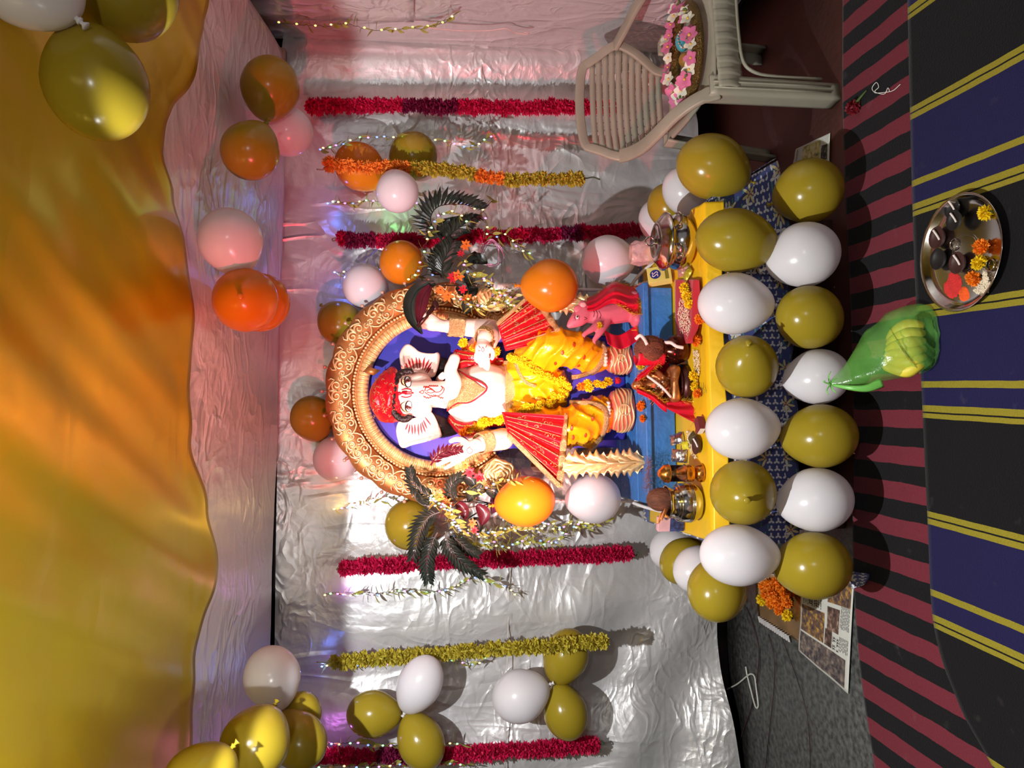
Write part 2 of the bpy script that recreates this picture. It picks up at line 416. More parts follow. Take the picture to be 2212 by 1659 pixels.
# ------------------------------------------------------------------ rugs
def axis_for(vx, vy, horizon_dir=None):
    d = ray(vx, vy); d = V((d.x, d.y, 0)).normalized(); return d, V((d.y, -d.x, 0))
def interp(pts, t):
    n = len(pts)-1; k = min(int(t*n), n-1); return pts[k].lerp(pts[k+1], t*n-k)
def rug(name, far, near, cu, z0, mat, label, nu=160, nv=50, wav=0.003):
    F = catmull([PZ(a, b) for a, b in far], 12); N = catmull([PZ(a, b) for a, b in near], 12)
    pos = []
    def fn(u, v):
        p = interp(F, u).lerp(interp(N, u), v)
        z = z0+wav*(1+noise.noise(V((p.x*3, p.y*3, 1))))
        q = V((p.x, p.y, z)); pos.append(q); return q
    mb = MB().grid(fn, nu, nv)
    mb.uv = [cu(p) for p in mb.v]
    o = mb.build(name, mat, base=(0, 1.8, z0), solid=0.004)
    return tag(o, label, 'rug')
def stripe_mat(name, stops, fuzz):
    m = M(name, (0.1,0.1,0.1), 0.95, 0, spec=0.1, sheen=0.1); nd, L, b = nodes_of(m)
    uv = nd.new('ShaderNodeTexCoord'); sp = nd.new('ShaderNodeSeparateXYZ'); L(uv.outputs['UV'], sp.inputs[0])
    n = nd.new('ShaderNodeTexNoise'); n.inputs['Scale'].default_value = 9; n.inputs['Detail'].default_value = 4; L(uv.outputs['Object'], n.inputs['Vector'])
    j = nd.new('ShaderNodeMath'); j.operation = 'MULTIPLY_ADD'; j.inputs[1].default_value = fuzz; L(n.outputs['Fac'], j.inputs[0]); L(sp.outputs['X'], j.inputs[2])
    fr = nd.new('ShaderNodeMath'); fr.operation = 'FRACT'; L(j.outputs[0], fr.inputs[0])
    r = nd.new('ShaderNodeValToRGB'); r.color_ramp.interpolation = 'CONSTANT'; L(fr.outputs[0], r.inputs['Fac'])
    el = r.color_ramp.elements
    while len(el) > 1: el.remove(el[-1])
    el[0].position = stops[0][0]; el[0].color = stops[0][1]+(1,)
    for pz, c in stops[1:]:
        e = el.new(pz); e.color = c+(1,)
    n2 = nd.new('ShaderNodeTexNoise'); n2.inputs['Scale'].default_value = 220; n2.inputs['Detail'].default_value = 3; L(uv.outputs['Object'], n2.inputs['Vector'])
    r2 = nd.new('ShaderNodeMapRange'); r2.inputs['To Min'].default_value = 0.72; r2.inputs['To Max'].default_value = 1.28; L(n2.outputs['Fac'], r2.inputs['Value'])
    n3 = nd.new('ShaderNodeTexNoise'); n3.inputs['Scale'].default_value = 14; n3.inputs['Detail'].default_value = 8; L(uv.outputs['Object'], n3.inputs['Vector'])
    r3 = nd.new('ShaderNodeValToRGB'); r3.color_ramp.elements[0].position = 0.66; r3.color_ramp.elements[1].position = 0.85
    r3.color_ramp.elements[0].color = (0,0,0,1); r3.color_ramp.elements[1].color = (0.25,0.25,0.25,1); L(n3.outputs['Fac'], r3.inputs['Fac'])
    mu = nd.new('ShaderNodeMixRGB'); mu.blend_type = 'MULTIPLY'; mu.inputs[0].default_value = 1; L(r.outputs['Color'], mu.inputs[1]); L(r2.outputs[0], mu.inputs[2])
    dm = nd.new('ShaderNodeMixRGB'); L(r3.outputs['Color'], dm.inputs[0]); L(mu.outputs[0], dm.inputs[1]); dm.inputs[2].default_value = rgb(120,105,105)+(1,)
    L(dm.outputs[0], b.inputs['Base Color'])
    bp = nd.new('ShaderNodeBump'); bp.inputs['Strength'].default_value = 0.5; bp.inputs['Distance'].default_value = 0.003; L(n2.outputs['Fac'], bp.inputs['Height']); L(bp.outputs['Normal'], b.inputs['Normal'])
    return m
BLK, RED, YEL, BLU = rgb(20,18,21), rgb(108,39,50), rgb(138,125,38), rgb(29,26,66)
d1, a1 = axis_for(902, 880); d2, a2 = axis_for(902, 828)
c1 = PZ(1985, 397).dot(a1); per1 = abs(PZ(1985, 397).dot(a1)-PZ(1985, 641).dot(a1))/3
def cu1(p): return ((c1-p.dot(a1))/per1+10.0-0.06, p.dot(d1))
rug('striped_rug', [(1827,-420),(1827,0),(1830,340),(1850,850),(1852,1300),(1896,1659),(1960,2000)],
    [(2010,-420),(2010,0),(2015,340),(2030,850),(2060,1300),(2200,1659),(2400,2000)], cu1, 0.006,
    stripe_mat('red_black_weave', [(0.0, RED), (0.49, BLK)], 0.12), 'woven floor rug with red and black stripes in front of the shrine')
c2 = PZ(2000, 436).dot(a2); per2 = abs(PZ(2000, 436).dot(a2)-PZ(2006, 875).dot(a2))
def cu2(p): return ((c2-p.dot(a2))/per2+10.0-0.004, p.dot(d2))
rug('striped_rug', [(1971,-420),(1972,0),(1980,300),(1990,600),(2003,850),(2016,1100),(2030,1350),(2085,1520),(2160,1659),(2280,1900)],
    [(2700,-420),(2700,0),(2700,300),(2700,600),(2700,850),(2700,1100),(2700,1350),(2700,1520),(2700,1659),(2700,1900)], cu2, 0.013,
    stripe_mat('blue_yellow_weave', [(0.0, YEL), (0.028, BLK), (0.036, YEL), (0.062, BLK), (0.510, YEL), (0.537, BLK), (0.545, YEL), (0.572, BLU), (0.880, YEL), (0.912, BLU)], 0.008),
    'woven floor rug with black and navy bands and yellow lines, nearest the camera')

# ================================================================== table and its cloths
TZ, TY0, TY1 = 0.45, 2.36, 3.12
TXL, TXR = P(1535, 1165, TY0).x, P(1505, 448, TY0).x
wood = M('dark_wood', rgb(74,46,34), 0.6, var=0.3, scale=6, stretch=(1,8,8), bump=0.15)
tb = thing('low_table', 'low wooden table under the shrine, covered by two cloths', 'table', ((TXL+TXR)/2, 2.7, 0))
MB().box(((TXL+TXR)/2, (TY0+TY1)/2, TZ-0.02), (TXR-TXL-0.02, TY1-TY0-0.02, 0.036)).build('table_top', wood, tb, smooth=False, bevel=0.004)
for lx in (TXL+0.05, TXR-0.05):
    for ly in (TY0+0.05, TY1-0.05):
        MB().box((lx, ly, (TZ-0.04)/2), (0.06, 0.06, TZ-0.04)).build('leg', wood, tb, smooth=False, bevel=0.004)
MB().box(((TXL+TXR)/2, TY0+0.06, 0.08), (TXR-TXL-0.12, 0.03, 0.05)).build('stretcher', wood, tb, smooth=False, bevel=0.003)
for k in range(3):
    w_ = (TXR-TXL-0.16)/3
    c_ = MB().box((TXL+0.08+w_*(k+0.5), 2.66, 0.10), (w_-0.03, 0.30, 0.20)).build('cardboard_box', M('brown_card', rgb(96,68,46), 0.8, var=0.15, scale=9), base=(TXL+0.08+w_*(k+0.5), 2.66, 0), smooth=False, bevel=0.004)
    tag(c_, 'brown cardboard box in the dark under the table, ' + ('left', 'middle', 'right')[k] + ' of three', 'box', 'cardboard boxes under the table')

def print_material():
    m = M('blue_print', rgb(62,70,128), 0.75, 0, var=0.06, sheen=0.2); nd, L, b = nodes_of(m)
    base = b.inputs['Base Color'].links[0].from_socket
    uv = nd.new('ShaderNodeTexCoord')
    def motif(scale, rmin, rmax, petals, col, prev, rndm=0.75, off=(0,0,0)):
        mp = nd.new('ShaderNodeMapping'); mp.inputs['Location'].default_value = off; L(uv.outputs['UV'], mp.inputs['Vector'])
        v = nd.new('ShaderNodeTexVoronoi'); v.voronoi_dimensions = '2D'; v.inputs['Scale'].default_value = scale; v.inputs['Randomness'].default_value = rndm
        L(mp.outputs[0], v.inputs['Vector'])
        sc = nd.new('ShaderNodeVectorMath'); sc.operation = 'SUBTRACT'; L(mp.outputs[0], sc.inputs[0]); L(v.outputs['Position'], sc.inputs[1])
        se = nd.new('ShaderNodeSeparateXYZ'); L(sc.outputs[0], se.inputs[0])
        at = nd.new('ShaderNodeMath'); at.operation = 'ARCTAN2'; L(se.outputs['Y'], at.inputs[0]); L(se.outputs['X'], at.inputs[1])
        mu = nd.new('ShaderNodeMath'); mu.operation = 'MULTIPLY'; mu.inputs[1].default_value = petals; L(at.outputs[0], mu.inputs[0])
        co = nd.new('ShaderNodeMath'); co.operation = 'COSINE'; L(mu.outputs[0], co.inputs[0])
        rr = nd.new('ShaderNodeMath'); rr.operation = 'MULTIPLY_ADD'; rr.inputs[1].default_value = (rmax-rmin)/2; rr.inputs[2].default_value = (rmax+rmin)/2; L(co.outputs[0], rr.inputs[0])
        lt = nd.new('ShaderNodeMath'); lt.operation = 'LESS_THAN'; L(v.outputs['Distance'], lt.inputs[0]); L(rr.outputs[0], lt.inputs[1])
        mx = nd.new('ShaderNodeMixRGB'); L(lt.outputs[0], mx.inputs[0]); L(prev, mx.inputs[1]); mx.inputs[2].default_value = col+(1,)
        return mx.outputs[0]
    c = motif(42, 0.05, 0.28, 2, rgb(70,130,125), base)
    c = motif(13, 0.06, 0.36, 7, rgb(206,190,140), c, 0.6)
    c = motif(13, 0.0, 0.10, 3, rgb(140,70,90), c, 0.6)
    c = motif(17, 0.02, 0.30, 4, rgb(214,214,220), c, 0.9, (0.31,0.17,0))
    # lace-like border rows
    sp = nd.new('ShaderNodeSeparateXYZ'); L(uv.outputs['UV'], sp.inputs[0])
    w = motif(44, 0.10, 0.46, 3, rgb(206,206,214), base, 0.0)
    for lo, hi in ((0.045, 0.10), (0.235, 0.27)):
        g = nd.new('ShaderNodeMath'); g.operation = 'GREATER_THAN'; L(sp.outputs['Y'], g.inputs[0]); g.inputs[1].default_value = lo
        l = nd.new('ShaderNodeMath'); l.operation = 'LESS_THAN'; L(sp.outputs['Y'], l.inputs[0]); l.inputs[1].default_value = hi
        a = nd.new('ShaderNodeMath'); a.operation = 'MULTIPLY'; L(g.outputs[0], a.inputs[0]); L(l.outputs[0], a.inputs[1])
        mx = nd.new('ShaderNodeMixRGB'); L(a.outputs[0], mx.inputs[0]); L(c, mx.inputs[1]); L(w, mx.inputs[2]); c = mx.outputs[0]
    L(c, b.inputs['Base Color'])
    return m
BLUEPRINT = print_material()
DROP = 0.27
def blue_cloth(u, v):
    # v: 0..0.45 the top of the table, 0.45..1 the drop at the front
    k = u
    if v < 0.45:
        x = TXL-0.015+(TXR-TXL+0.03)*u; y = TY1+(TY0-TY1)*(v/0.45); z = TZ+0.004
    else:
        t = (v-0.45)/0.55
        flare = 0.16*max(0, u-0.80)/0.20*t
        x = TXL-0.015+(TXR-TXL+0.03)*u+flare; z = TZ+0.004-DROP*t
        y = TY0-0.012-0.03*t+0.012*t*math.sin(u*26)+0.008*t*math.sin(u*61+1)+0.06*max(0, u-0.85)/0.15*t
    return V((x, y, z))
bcl = MB().grid(blue_cloth, 110, 60, uv=lambda u, v: (u*(TXR-TXL), (1-v)*0.7 if v < 0.45 else (1-(v-0.45)/0.55)*DROP)).build('table_cloth', BLUEPRINT, base=((TXL+TXR)/2, TY0, TZ-DROP), solid=0.0015)
tag(bcl, 'blue floral printed cloth hanging down the front of the table', 'tablecloth')
# side drop at the right
def blue_side(u, v):
    y = TY0-0.02+(TY1-TY0)*u; z = TZ-0.002-DROP*v*(1-0.15*u)
    return V((TXR+0.02+0.17*v*(1-0.75*u)+0.01*math.sin(u*30)*v, y+0.06*v*(1-u), z))
MB().grid(blue_side, 40, 24, uv=lambda u, v: (u*(TY1-TY0)+0.3, (1-v)*DROP)).build('side_drop', BLUEPRINT, bcl, solid=0.0015)
YSAT = cloth_material('yellow_satin', rgb(232,184,24), 0.42, 0.15, 0.16, 8.0)
def yel(u, v):
    x = TXL-0.008+(TXR-TXL+0.02)*u
    if v < 0.75:
        y = TY1-0.1+(TY0+0.002-TY1+0.1)*(v/0.75); z = TZ+0.008+0.0025*noise.noise(V((x*14, y*14, 0)))+(0.014*max(0, u-0.86)/0.14*abs(math.sin(v*26+u*9)))
    else:
        t = (v-0.75)/0.25; y = TY0-0.018-0.016*t+0.004*math.sin(u*44)*t; z = TZ+0.008-(0.045+0.014*max(0, u-0.85)/0.15)*t
    return V((x, y, z))
yc = MB().grid(yel, 130, 60).build('altar_cloth', YSAT, base=((TXL+TXR)/2, TY0, TZ-0.04), solid=0.0015)
tag(yc, 'bright yellow satin cloth spread on the table top', 'tablecloth')
ZT = TZ+0.012

# blue painted plinth
PLY0, PLY1, PLZ = 2.655, 3.14, 0.575
plx0, plx1 = P(1420, 1088, PLY0).x, P(1420, 610, PLY0).x
BLUEPAINT = M('blue_paint', rgb(58,118,190), 0.5, var=0.18, scale=9, bump=0.5, bscale=45)
pl = thing('plinth', 'rough blue painted wooden plinth that carries the idol', 'plinth', ((plx0+plx1)/2, 2.9, ZT))
MB().box(((plx0+plx1)/2, (PLY0+PLY1)/2+0.005, (ZT+PLZ-0.022)/2), (plx1-plx0-0.03, PLY1-PLY0-0.02, PLZ-0.022-ZT)).build('base_box', BLUEPAINT, pl, smooth=False, bevel=0.004)
nb = 4
for k in range(nb):
    yy = PLY0+(PLY1-PLY0)*(k+0.5)/nb
    MB().box(((plx0+plx1)/2, yy, PLZ-0.011), (plx1-plx0, (PLY1-PLY0)/nb-0.004, 0.022)).build('plank', BLUEPAINT, pl, smooth=False, bevel=0.004)

# ================================================================== the idol
IY = 3.05
SKIN = M('idol_skin', rgb(240,206,192), 0.38, var=0.03, scale=5, coat=0.2, sss=0.05)
GOLDP = M('pale_gilding', rgb(242,208,150), 0.34, 0.5, var=0.18, scale=40)
GOLDD = M('dark_gilding', rgb(178,118,66), 0.4, 0.55, var=0.25, scale=30)
REDP = M('red_paint', rgb(170,10,34), 0.45, var=0.1)
HALOBLUE = M('blue_panel', rgb(60,52,172), 0.55, var=0.06, scale=6)
BLACKH = M('black_hair', rgb(24,14,14), 0.5, var=0.3, scale=60, bump=0.4, bscale=120, stretch=(1,1,0.2))
WHITEP = M('white_paint', rgb(245,240,235), 0.35, var=0.02)
DARKP = M('black_paint', rgb(22,14,14), 0.3, var=0.1)
REDSATIN = cloth_material('red_brocade', rgb(196,22,36), 0.30, 0.25, 0.3, 14.0)
ORSATIN = M('orange_satin', rgb(244,168,16), 0.24, 0.30, var=0.12, scale=14, bump=0.25, bscale=22)
GOLDTRIM = M('glitter_trim', rgb(240,190,136), 0.26, 0.7, var=0.5, scale=300, bump=0.8, bscale=420)
idol = thing('elephant_deity_idol', 'painted elephant-headed idol with red turban seated before a gilded round halo', 'idol', (P(1365, 850, 2.85).x, 2.95, PLZ))
def ip(x, y, dY=0.0): return P(x, y, IY+dY)
HC = P(947, 845, 3.06); S = mpp(HC)
def hpt(ang, r, dy=0.0):                              # ang from the top, clockwise; r in photo pixels
    return V((HC.x+math.sin(ang)*r*S, HC.y+dy, HC.z+math.cos(ang)*r*S))
# halo backing panel
pb = MB()
n = 72
ring = [hpt(2*PI*i/n, 190, 0.03) for i in range(n)]
pb.add(ring+[p+V((0,0.014,0)) for p in ring], [tuple(range(n)), tuple(range(2*n-1, n-1, -1))]+[(i, n+i, n+(i+1) % n, (i+1) % n) for i in range(n)])
pb.build('back_panel', HALOBLUE, idol, smooth=False)
# lower part of the blue panel behind the seat
MB().box((HC.x, HC.y+0.030, (PLZ+HC.z)/2-0.02), (0.46, 0.014, HC.z-PLZ-0.03)).build('back_panel', HALOBLUE, idol, smooth=False)
def arc_sweep(prof, a0, a1, n, scallop=0.0, per=0):
    mb = MB(); m = len(prof)
    def fn(u, v):
        a = a0+(a1-a0)*u; r, d = prof[min(int(round(v*(m-1))), m-1)]
        if scallop and r > 230: r += scallop*abs(math.sin(per*a/2))
        return hpt(a, r, d)
    return mb.grid(fn, n, m-1)
A = rad(132)
halo = arc_sweep([(183,0.03),(183,0.0),(186,-0.018),(194,-0.026),(210,-0.030),(226,-0.024),(234,-0.014),(236,0.0),(236,0.03)], -A, A, 220, 5, 20.2)
ho = halo.build('halo_band', GOLDD, idol)
arc_sweep([(170,0.028),(170,-0.004),(174,-0.008),(183,-0.004),(184,0.028)], -A, A, 200).build('halo_groove', GOLDD, idol)
bd = MB()
for i in range(116):
    a = -A+2*A*i/115; bd.ell(hpt(a, 180, -0.012), 0.0062, 8, 6)
bd.build('bead_row', GOLDP, idol)
rf = MB()
def ruff(u, v):
    a = -A+2*A*u; k = abs(math.sin(a*58)); t = v*PI
    return hpt(a, 161-12*math.cos(t), -0.004-(0.010+0.012*k)*math.sin(t))
rf.grid(ruff, 900, 8).build('ruffled_ring', GOLDP, idol)
# outer pearls on pins
for i in range(21):
    a = -A*0.92+2*A*0.92*i/20
    mb = MB(); mb.tube([hpt(a, 234, 0.0), hpt(a, 244, 0.0)], 0.0015, 5); mb.ell(hpt(a, 246, 0.0), 0.0075, 10, 7)
    mb.build('pearl', M('pearl', rgb(214,180,160), 0.2, 0.4), idol)
# carved scroll motif, shared by all places
def spiral(cx, cy, r0, turns, start, sgn, n=26):
    return [V((cx+(r0*(1-0.82*i/n))*math.cos(start+sgn*turns*2*PI*i/n), cy+(r0*(1-0.82*i/n))*math.sin(start+sgn*turns*2*PI*i/n), -0.030)) for i in range(n+1)]
mo = MB(); q = S
for sg in (-1, 1):
    mo.tube([V((sg*p.x, p.y, p.z)) for p in spiral(11*q, 4*q, 11*q, 1.35, PI*1.1, -1)], 0.0042, 6)
    mo.tube([V((sg*p.x, p.y, p.z)) for p in spiral(10*q, -14*q, 8.5*q, 1.2, PI*0.6, 1)], 0.0036, 6)
    mo.tube([V((sg*p.x, p.y, p.z)) for p in spiral(26*q, -6*q, 6.5*q, 1.2, PI*0.3, 1)], 0.0032, 6)
    mo.tube([V((sg*x*q, y*q, -0.029)) for x, y in ((3,-22),(8,-24),(17,-24),(25,-19),(31,-12),(33,-2))], 0.0034, 6)
    mo.tube([V((sg*x*q, y*q, -0.029)) for x, y in ((2,20),(9,19),(17,14),(23,8),(26,16),(22,21))], 0.0034, 6)
mo.ell((0, 12*q, -0.030), (3.0*q, 9*q, 0.007), 10, 7); mo.ell((0, -6*q, -0.032), (4*q, 4*q, 0.008), 10, 7); mo.ell((0, -20*q, -0.030), (3*q, 5*q, 0.006), 8, 6)
motif_me = mo.mesh('scroll_motif', GOLDP)
for i in range(-7, 8):
    a = rad(17.6)*i; c = hpt(a, 210, 0.0)
    ux = V((math.cos(a), 0, -math.sin(a))); uy = V((math.sin(a), 0, math.cos(a)))
    place('scroll_motif', motif_me, basis(ux, uy, V((0,1,0)), c), idol)
# leaf columns either side of the seat
def acanthus(c, L_, W_, up, side, fw):
    mb = MB()
    def fn(u, v):
        t = v; w = W_*math.sin(PI*min(1, 0.12+0.9*t))**0.7*(1-0.35*abs(math.sin(t*PI*4.5))*abs(2*u-1))
        return c+up*(L_*(t-0.5))+side*(w*(u-0.5))+fw*(0.018*(1-(2*u-1)**2)+0.006*math.sin((abs(u-0.5)*14+t*9)))
    mb.grid(fn, 24, 36)
    mb.tube([c+up*(L_*(t-0.5))+fw*0.022 for t in (0.04,0.3,0.6,0.95)], [0.004,0.004,0.003,0.002], 6)
    return mb
FW = V((0,-1,0))
for (pts, w, cY) in (([(1245,1003),(1290,1002),(1335,1000),(1362,998)], 58, 2.73), ([(1225,655),(1255,660),(1295,668),(1338,672)], 54, 2.83)):
    ps = [P(x, y, cY) for x, y in pts]
    MB().tube([P(pts[0][0]-90, pts[0][1], 3.0)]+ps, [0.03,0.034,0.034,0.034,0.03], 10, flat=0.6).build('side_column', GOLDD, idol)
    for i in range(len(ps)):
        up = V((0,0,-1)); acanthus(ps[i]+FW*0.022, 62*S, w*S, up, V((1,0,0)), FW).build('acanthus_leaf', GOLDP, idol, solid=0.004)
# side rosettes of the throne
for (x, y) in ((1078,1026),(1066,640)):
    c = P(x, y, 2.99); mb = MB()
    for k in range(4):
        r = (30-7*k)*S; mb.tube([c+V((math.cos(t*PI/12)*r*(1+0.12*math.sin(5*t*PI/12+k)), -0.012-0.006*k, math.sin(t*PI/12)*r*(1+0.12*math.sin(5*t*PI/12+k)))) for t in range(24)], 0.006, 6, closed=True)
    mb.ell(c+V((0,-0.03,0)), (0.012,0.012,0.012)); mb.ell(c, (34*S, 0.012, 36*S), 20, 8)
    mb.build('rosette', GOLDP, idol)

# ---- body: one continuous surface
by = -0.13                                             # belly plane relative to IY
b = MB()
b.ell(ip(1048,848,-0.10), (0.118,0.105,0.115)); b.ell(ip(1005,850,-0.06), (0.118,0.080,0.085)); b.ell(ip(1085,850,-0.07), (0.115,0.10,0.075))
limb(b, [ip(965,852,-0.03), ip(1000,850,-0.03)], [0.055,0.07])
# viewer-left arm
limb(b, [ip(998,908,-0.04), ip(1050,948,-0.05), ip(1086,948,-0.12), ip(1060,952,-0.17), ip(1030,962,-0.20)], [0.045,0.044,0.044,0.038,0.027])
# viewer-right arms
limb(b, [ip(998,792,-0.04), ip(1035,745,-0.06), ip(1064,714,-0.10), ip(1012,708,-0.12), ip(957,704,-0.13)], [0.045,0.042,0.043,0.036,0.025])
limb(b, [ip(1005,785,-0.06), ip(1050,742,-0.10), ip(1058,722,-0.16), ip(1048,728,-0.20), ip(1044,740,-0.21)], [0.04,0.04,0.036,0.03,0.025])
body = remeshed(b, 'body', SKIN, 0.006, 5)
body_bvh = bvh_of(body)
shift_mesh(body, WL[idol]); finish('body', body, idol, WL[idol])
# ---- head with trunk: one surface
h = MB()
h.ell(ip(884,853,-0.10), (0.082,0.075,0.088)); h.ell(ip(872,835,-0.11), (0.045,0.05,0.05)); h.ell(ip(872,871,-0.11), (0.045,0.05,0.05))
h.ell(ip(908,826,-0.125), (0.036,0.04,0.045)); h.ell(ip(908,882,-0.125), (0.036,0.04,0.045))
limb(h, [ip(898,852,-0.14), ip(925,849,-0.175), ip(950,847,-0.19), ip(972,843,-0.20)], [0.056,0.047,0.041,0.037])
limb(h, [ip(972,843,-0.20), ip(980,826,-0.215), ip(973,802,-0.225), ip(978,786,-0.228), ip(982,775,-0.228)], [0.036,0.031,0.024,0.022,0.021])
limb(h, [ip(940,853,-0.08), ip(975,853,-0.04)], [0.05,0.05])
head = remeshed(h, 'head', SKIN, 0.0045, 4)
head_bvh = bvh_of(head)
shift_mesh(head, WL[idol]); head_o = finish('head', head, idol, WL[idol])
def z8(a, b_): return (780+a/6.913, 740+b_/6.913)
def surf_tube(bvh, pts, r, n=6, lift=0.0006, fb=2.9, per=5):
    c = catmull([V((p[0], p[1], 0)) for p in pts], per)
    out = [hit(bvh, p.x, p.y, lift, fb)[0] for p in c]
    N = len(out)
    if isinstance(r, (list, tuple)):
        rr = []
        for i in range(N):
            t = i/(N-1)*(len(r)-1); k = min(int(t), len(r)-2); rr.append(r[k]+(r[k+1]-r[k])*(t-k))
        r = rr
    return out, r
def draw(bvh, strokes, name, mat, parent, r=0.002, lift=0.0, fb=2.9):
    mb = MB()
    for st in strokes:
        rr = r
        if isinstance(st, tuple): st, rr = st
        o, q_ = surf_tube(bvh, st, rr, lift=lift, fb=fb); mb.tube(o, q_, 5)
    return mb.build(name, mat, parent)
# ears
def ear(poly, dy0, dy1):
    pts = [z8(*p) for p in poly]; c0 = V((sum(p[0] for p in pts)/len(pts), sum(p[1] for p in pts)/len(pts), 0))
    sm = catmull([V((p[0], p[1], 0)) for p in pts], 5, closed=True); N = len(sm)
    mb = MB(); rings = [1.0, 0.93, 0.7, 0.4, 0.0]; vs = []
    ys = [p[1] for p in pts]; y0, y1 = min(ys), max(ys)
    for k, t in enumerate(rings):
        for p in sm:
            qx, qy = c0.x+(p.x-c0.x)*t, c0.y+(p.y-c0.y)*t
            d = dy0+(dy1-dy0)*(qy-y0)/(y1-y0) + (0.010 if t < 0.95 else -0.004)+0.010*(1-t)
            vs.append(P(qx, qy, IY+d))
    fs = [(k*N+i, k*N+(i+1) % N, (k+1)*N+(i+1) % N, (k+1)*N+i) for k in range(len(rings)-1) for i in range(N)]
    mb.add(vs, fs); return mb
earR = ear([(600,160),(680,45),(770,85),(850,150),(960,180),(1090,185),(1150,172),(1152,260),(1110,420),(1060,500),(900,470),(760,445),(640,430),(608,300)], -0.06, -0.09)
earL = ear([(600,1185),(740,1165),(900,1110),(1000,1035),(1065,1090),(1120,1200),(1182,1370),(1150,1400),(1000,1450),(760,1510),(620,1552),(570,1450),(545,1320),(560,1230)], -0.09, -0.06)
erR = earR.build('ear', SKIN, idol, solid=0.012); erL = earL.build('ear', SKIN, idol, solid=0.012)
def mb_bvh(mb): return BVHTree.FromPolygons(mb.v, mb.f)
bR, bL = mb_bvh(earR), mb_bvh(earL)
tp = [0.001,0.0034,0.0036,0.0008]
draw(bR, [([z8(*a), z8(*b_)], tp) for a, b_ in (((700,400),(660,315)),((752,410),(697,250)),((792,405),(752,240)),((840,402),(818,225)),((880,402),(870,225)),((915,420),(955,215)),((942,425),(1022,260)),((962,455),(1060,300)),((985,470),(1050,370)))], 'ear_lines', REDP, erR, lift=0.007)
draw(bL, [([z8(*a), z8(*b_)], tp) for a, b_ in (((700,1195),(658,1305)),((730,1210),(703,1355)),((758,1212),(763,1372)),((800,1208),(805,1372)),((848,1200),(863,1392)),((888,1190),(912,1362)),((905,1170),(965,1342)),((925,1140),(990,1285)),((950,1100),(1048,1230)))], 'ear_lines', REDP, erL, lift=0.007)
# turban, braid and hair
t_ = MB(); t_.ell(ip(846,859,-0.085), (0.096,0.085,0.085), 28, 18)
for k in range(5):
    o_ = []
    for i in range(40):
        a = 2*PI*i/40; c = ip(846-4*k, 859+(k-2)*3, -0.085); o_.append(c+V((math.cos(a)*(0.094-0.008*k), math.sin(a)*(0.085-0.007*k), 0.012*math.sin(a*2+k)+0.004*k)))
    t_.tube(o_, 0.016, 8, closed=True)
tmesh = remeshed(t_, 'turban', REDSATIN, 0.005, 3)
tb_bvh = bvh_of(tmesh); shift_mesh(tmesh, WL[idol]); tur = finish('turban', tmesh, idol, WL[idol])
st = []
for i in range(46):
    a = z8(rnd.uniform(170,520), rnd.uniform(520,1120)); k = rnd.uniform(2.2,3.4); a0 = rnd.uniform(0, 6.28)
    st.append([(a[0]+math.cos(a0+t)*k, a[1]+math.sin(a0+t)*k) for t in (0,1,2,3,4)])
draw(tb_bvh, st, 'gold_embroidery', GOLDTRIM, tur, r=0.0012, fb=2.97)
MB().prism([(0,0),(0.05,0.012),(0.055,0.04),(0.012,0.03)], 0.004, basis(V((0.5,0,0.86)).normalized(), V((-0.86,0,0.5)).normalized(), V((0,-1,0)), ip(822,800,-0.06))).build('brooch', GOLDD, tur)
br = [z8(*p) for p in ((760,435),(640,445),(560,520),(500,680),(478,850),(485,980),(530,1090),(600,1140),(680,1145),(725,1105))]
bm_ = MB(); cc = catmull([hit(head_bvh, x, y, 0.004, 2.92)[0]+V((0,-0.014,0)) for x, y in br], 10)
for sgn in (0, PI):
    tw = []
    for i, p in enumerate(cc):
        a = i*0.55+sgn; tw.append(p+V((math.cos(a)*0.004, -abs(math.sin(a))*0.003, math.sin(a)*0.004)))
    bm_.tube(tw, 0.009, 7)
bm_.build('braided_band', BLACKH, idol)
hr = MB()
limb(hr, [ip(920,905,-0.03), ip(950,922,-0.02), ip(978,925,-0.02)], [0.035,0.045,0.03]); limb(hr, [ip(920,800,-0.03), ip(950,792,-0.02), ip(972,795,-0.02)], [0.035,0.042,0.028])  # viewer-right mass is mostly shade, modelled as a black blob
hr.ell(ip(890,853,-0.02), (0.085,0.05,0.08))
hm = remeshed(hr, 'hair_and_shade', BLACKH, 0.007, 4); shift_mesh(hm, WL[idol]); finish('hair_and_shade', hm, idol, WL[idol])
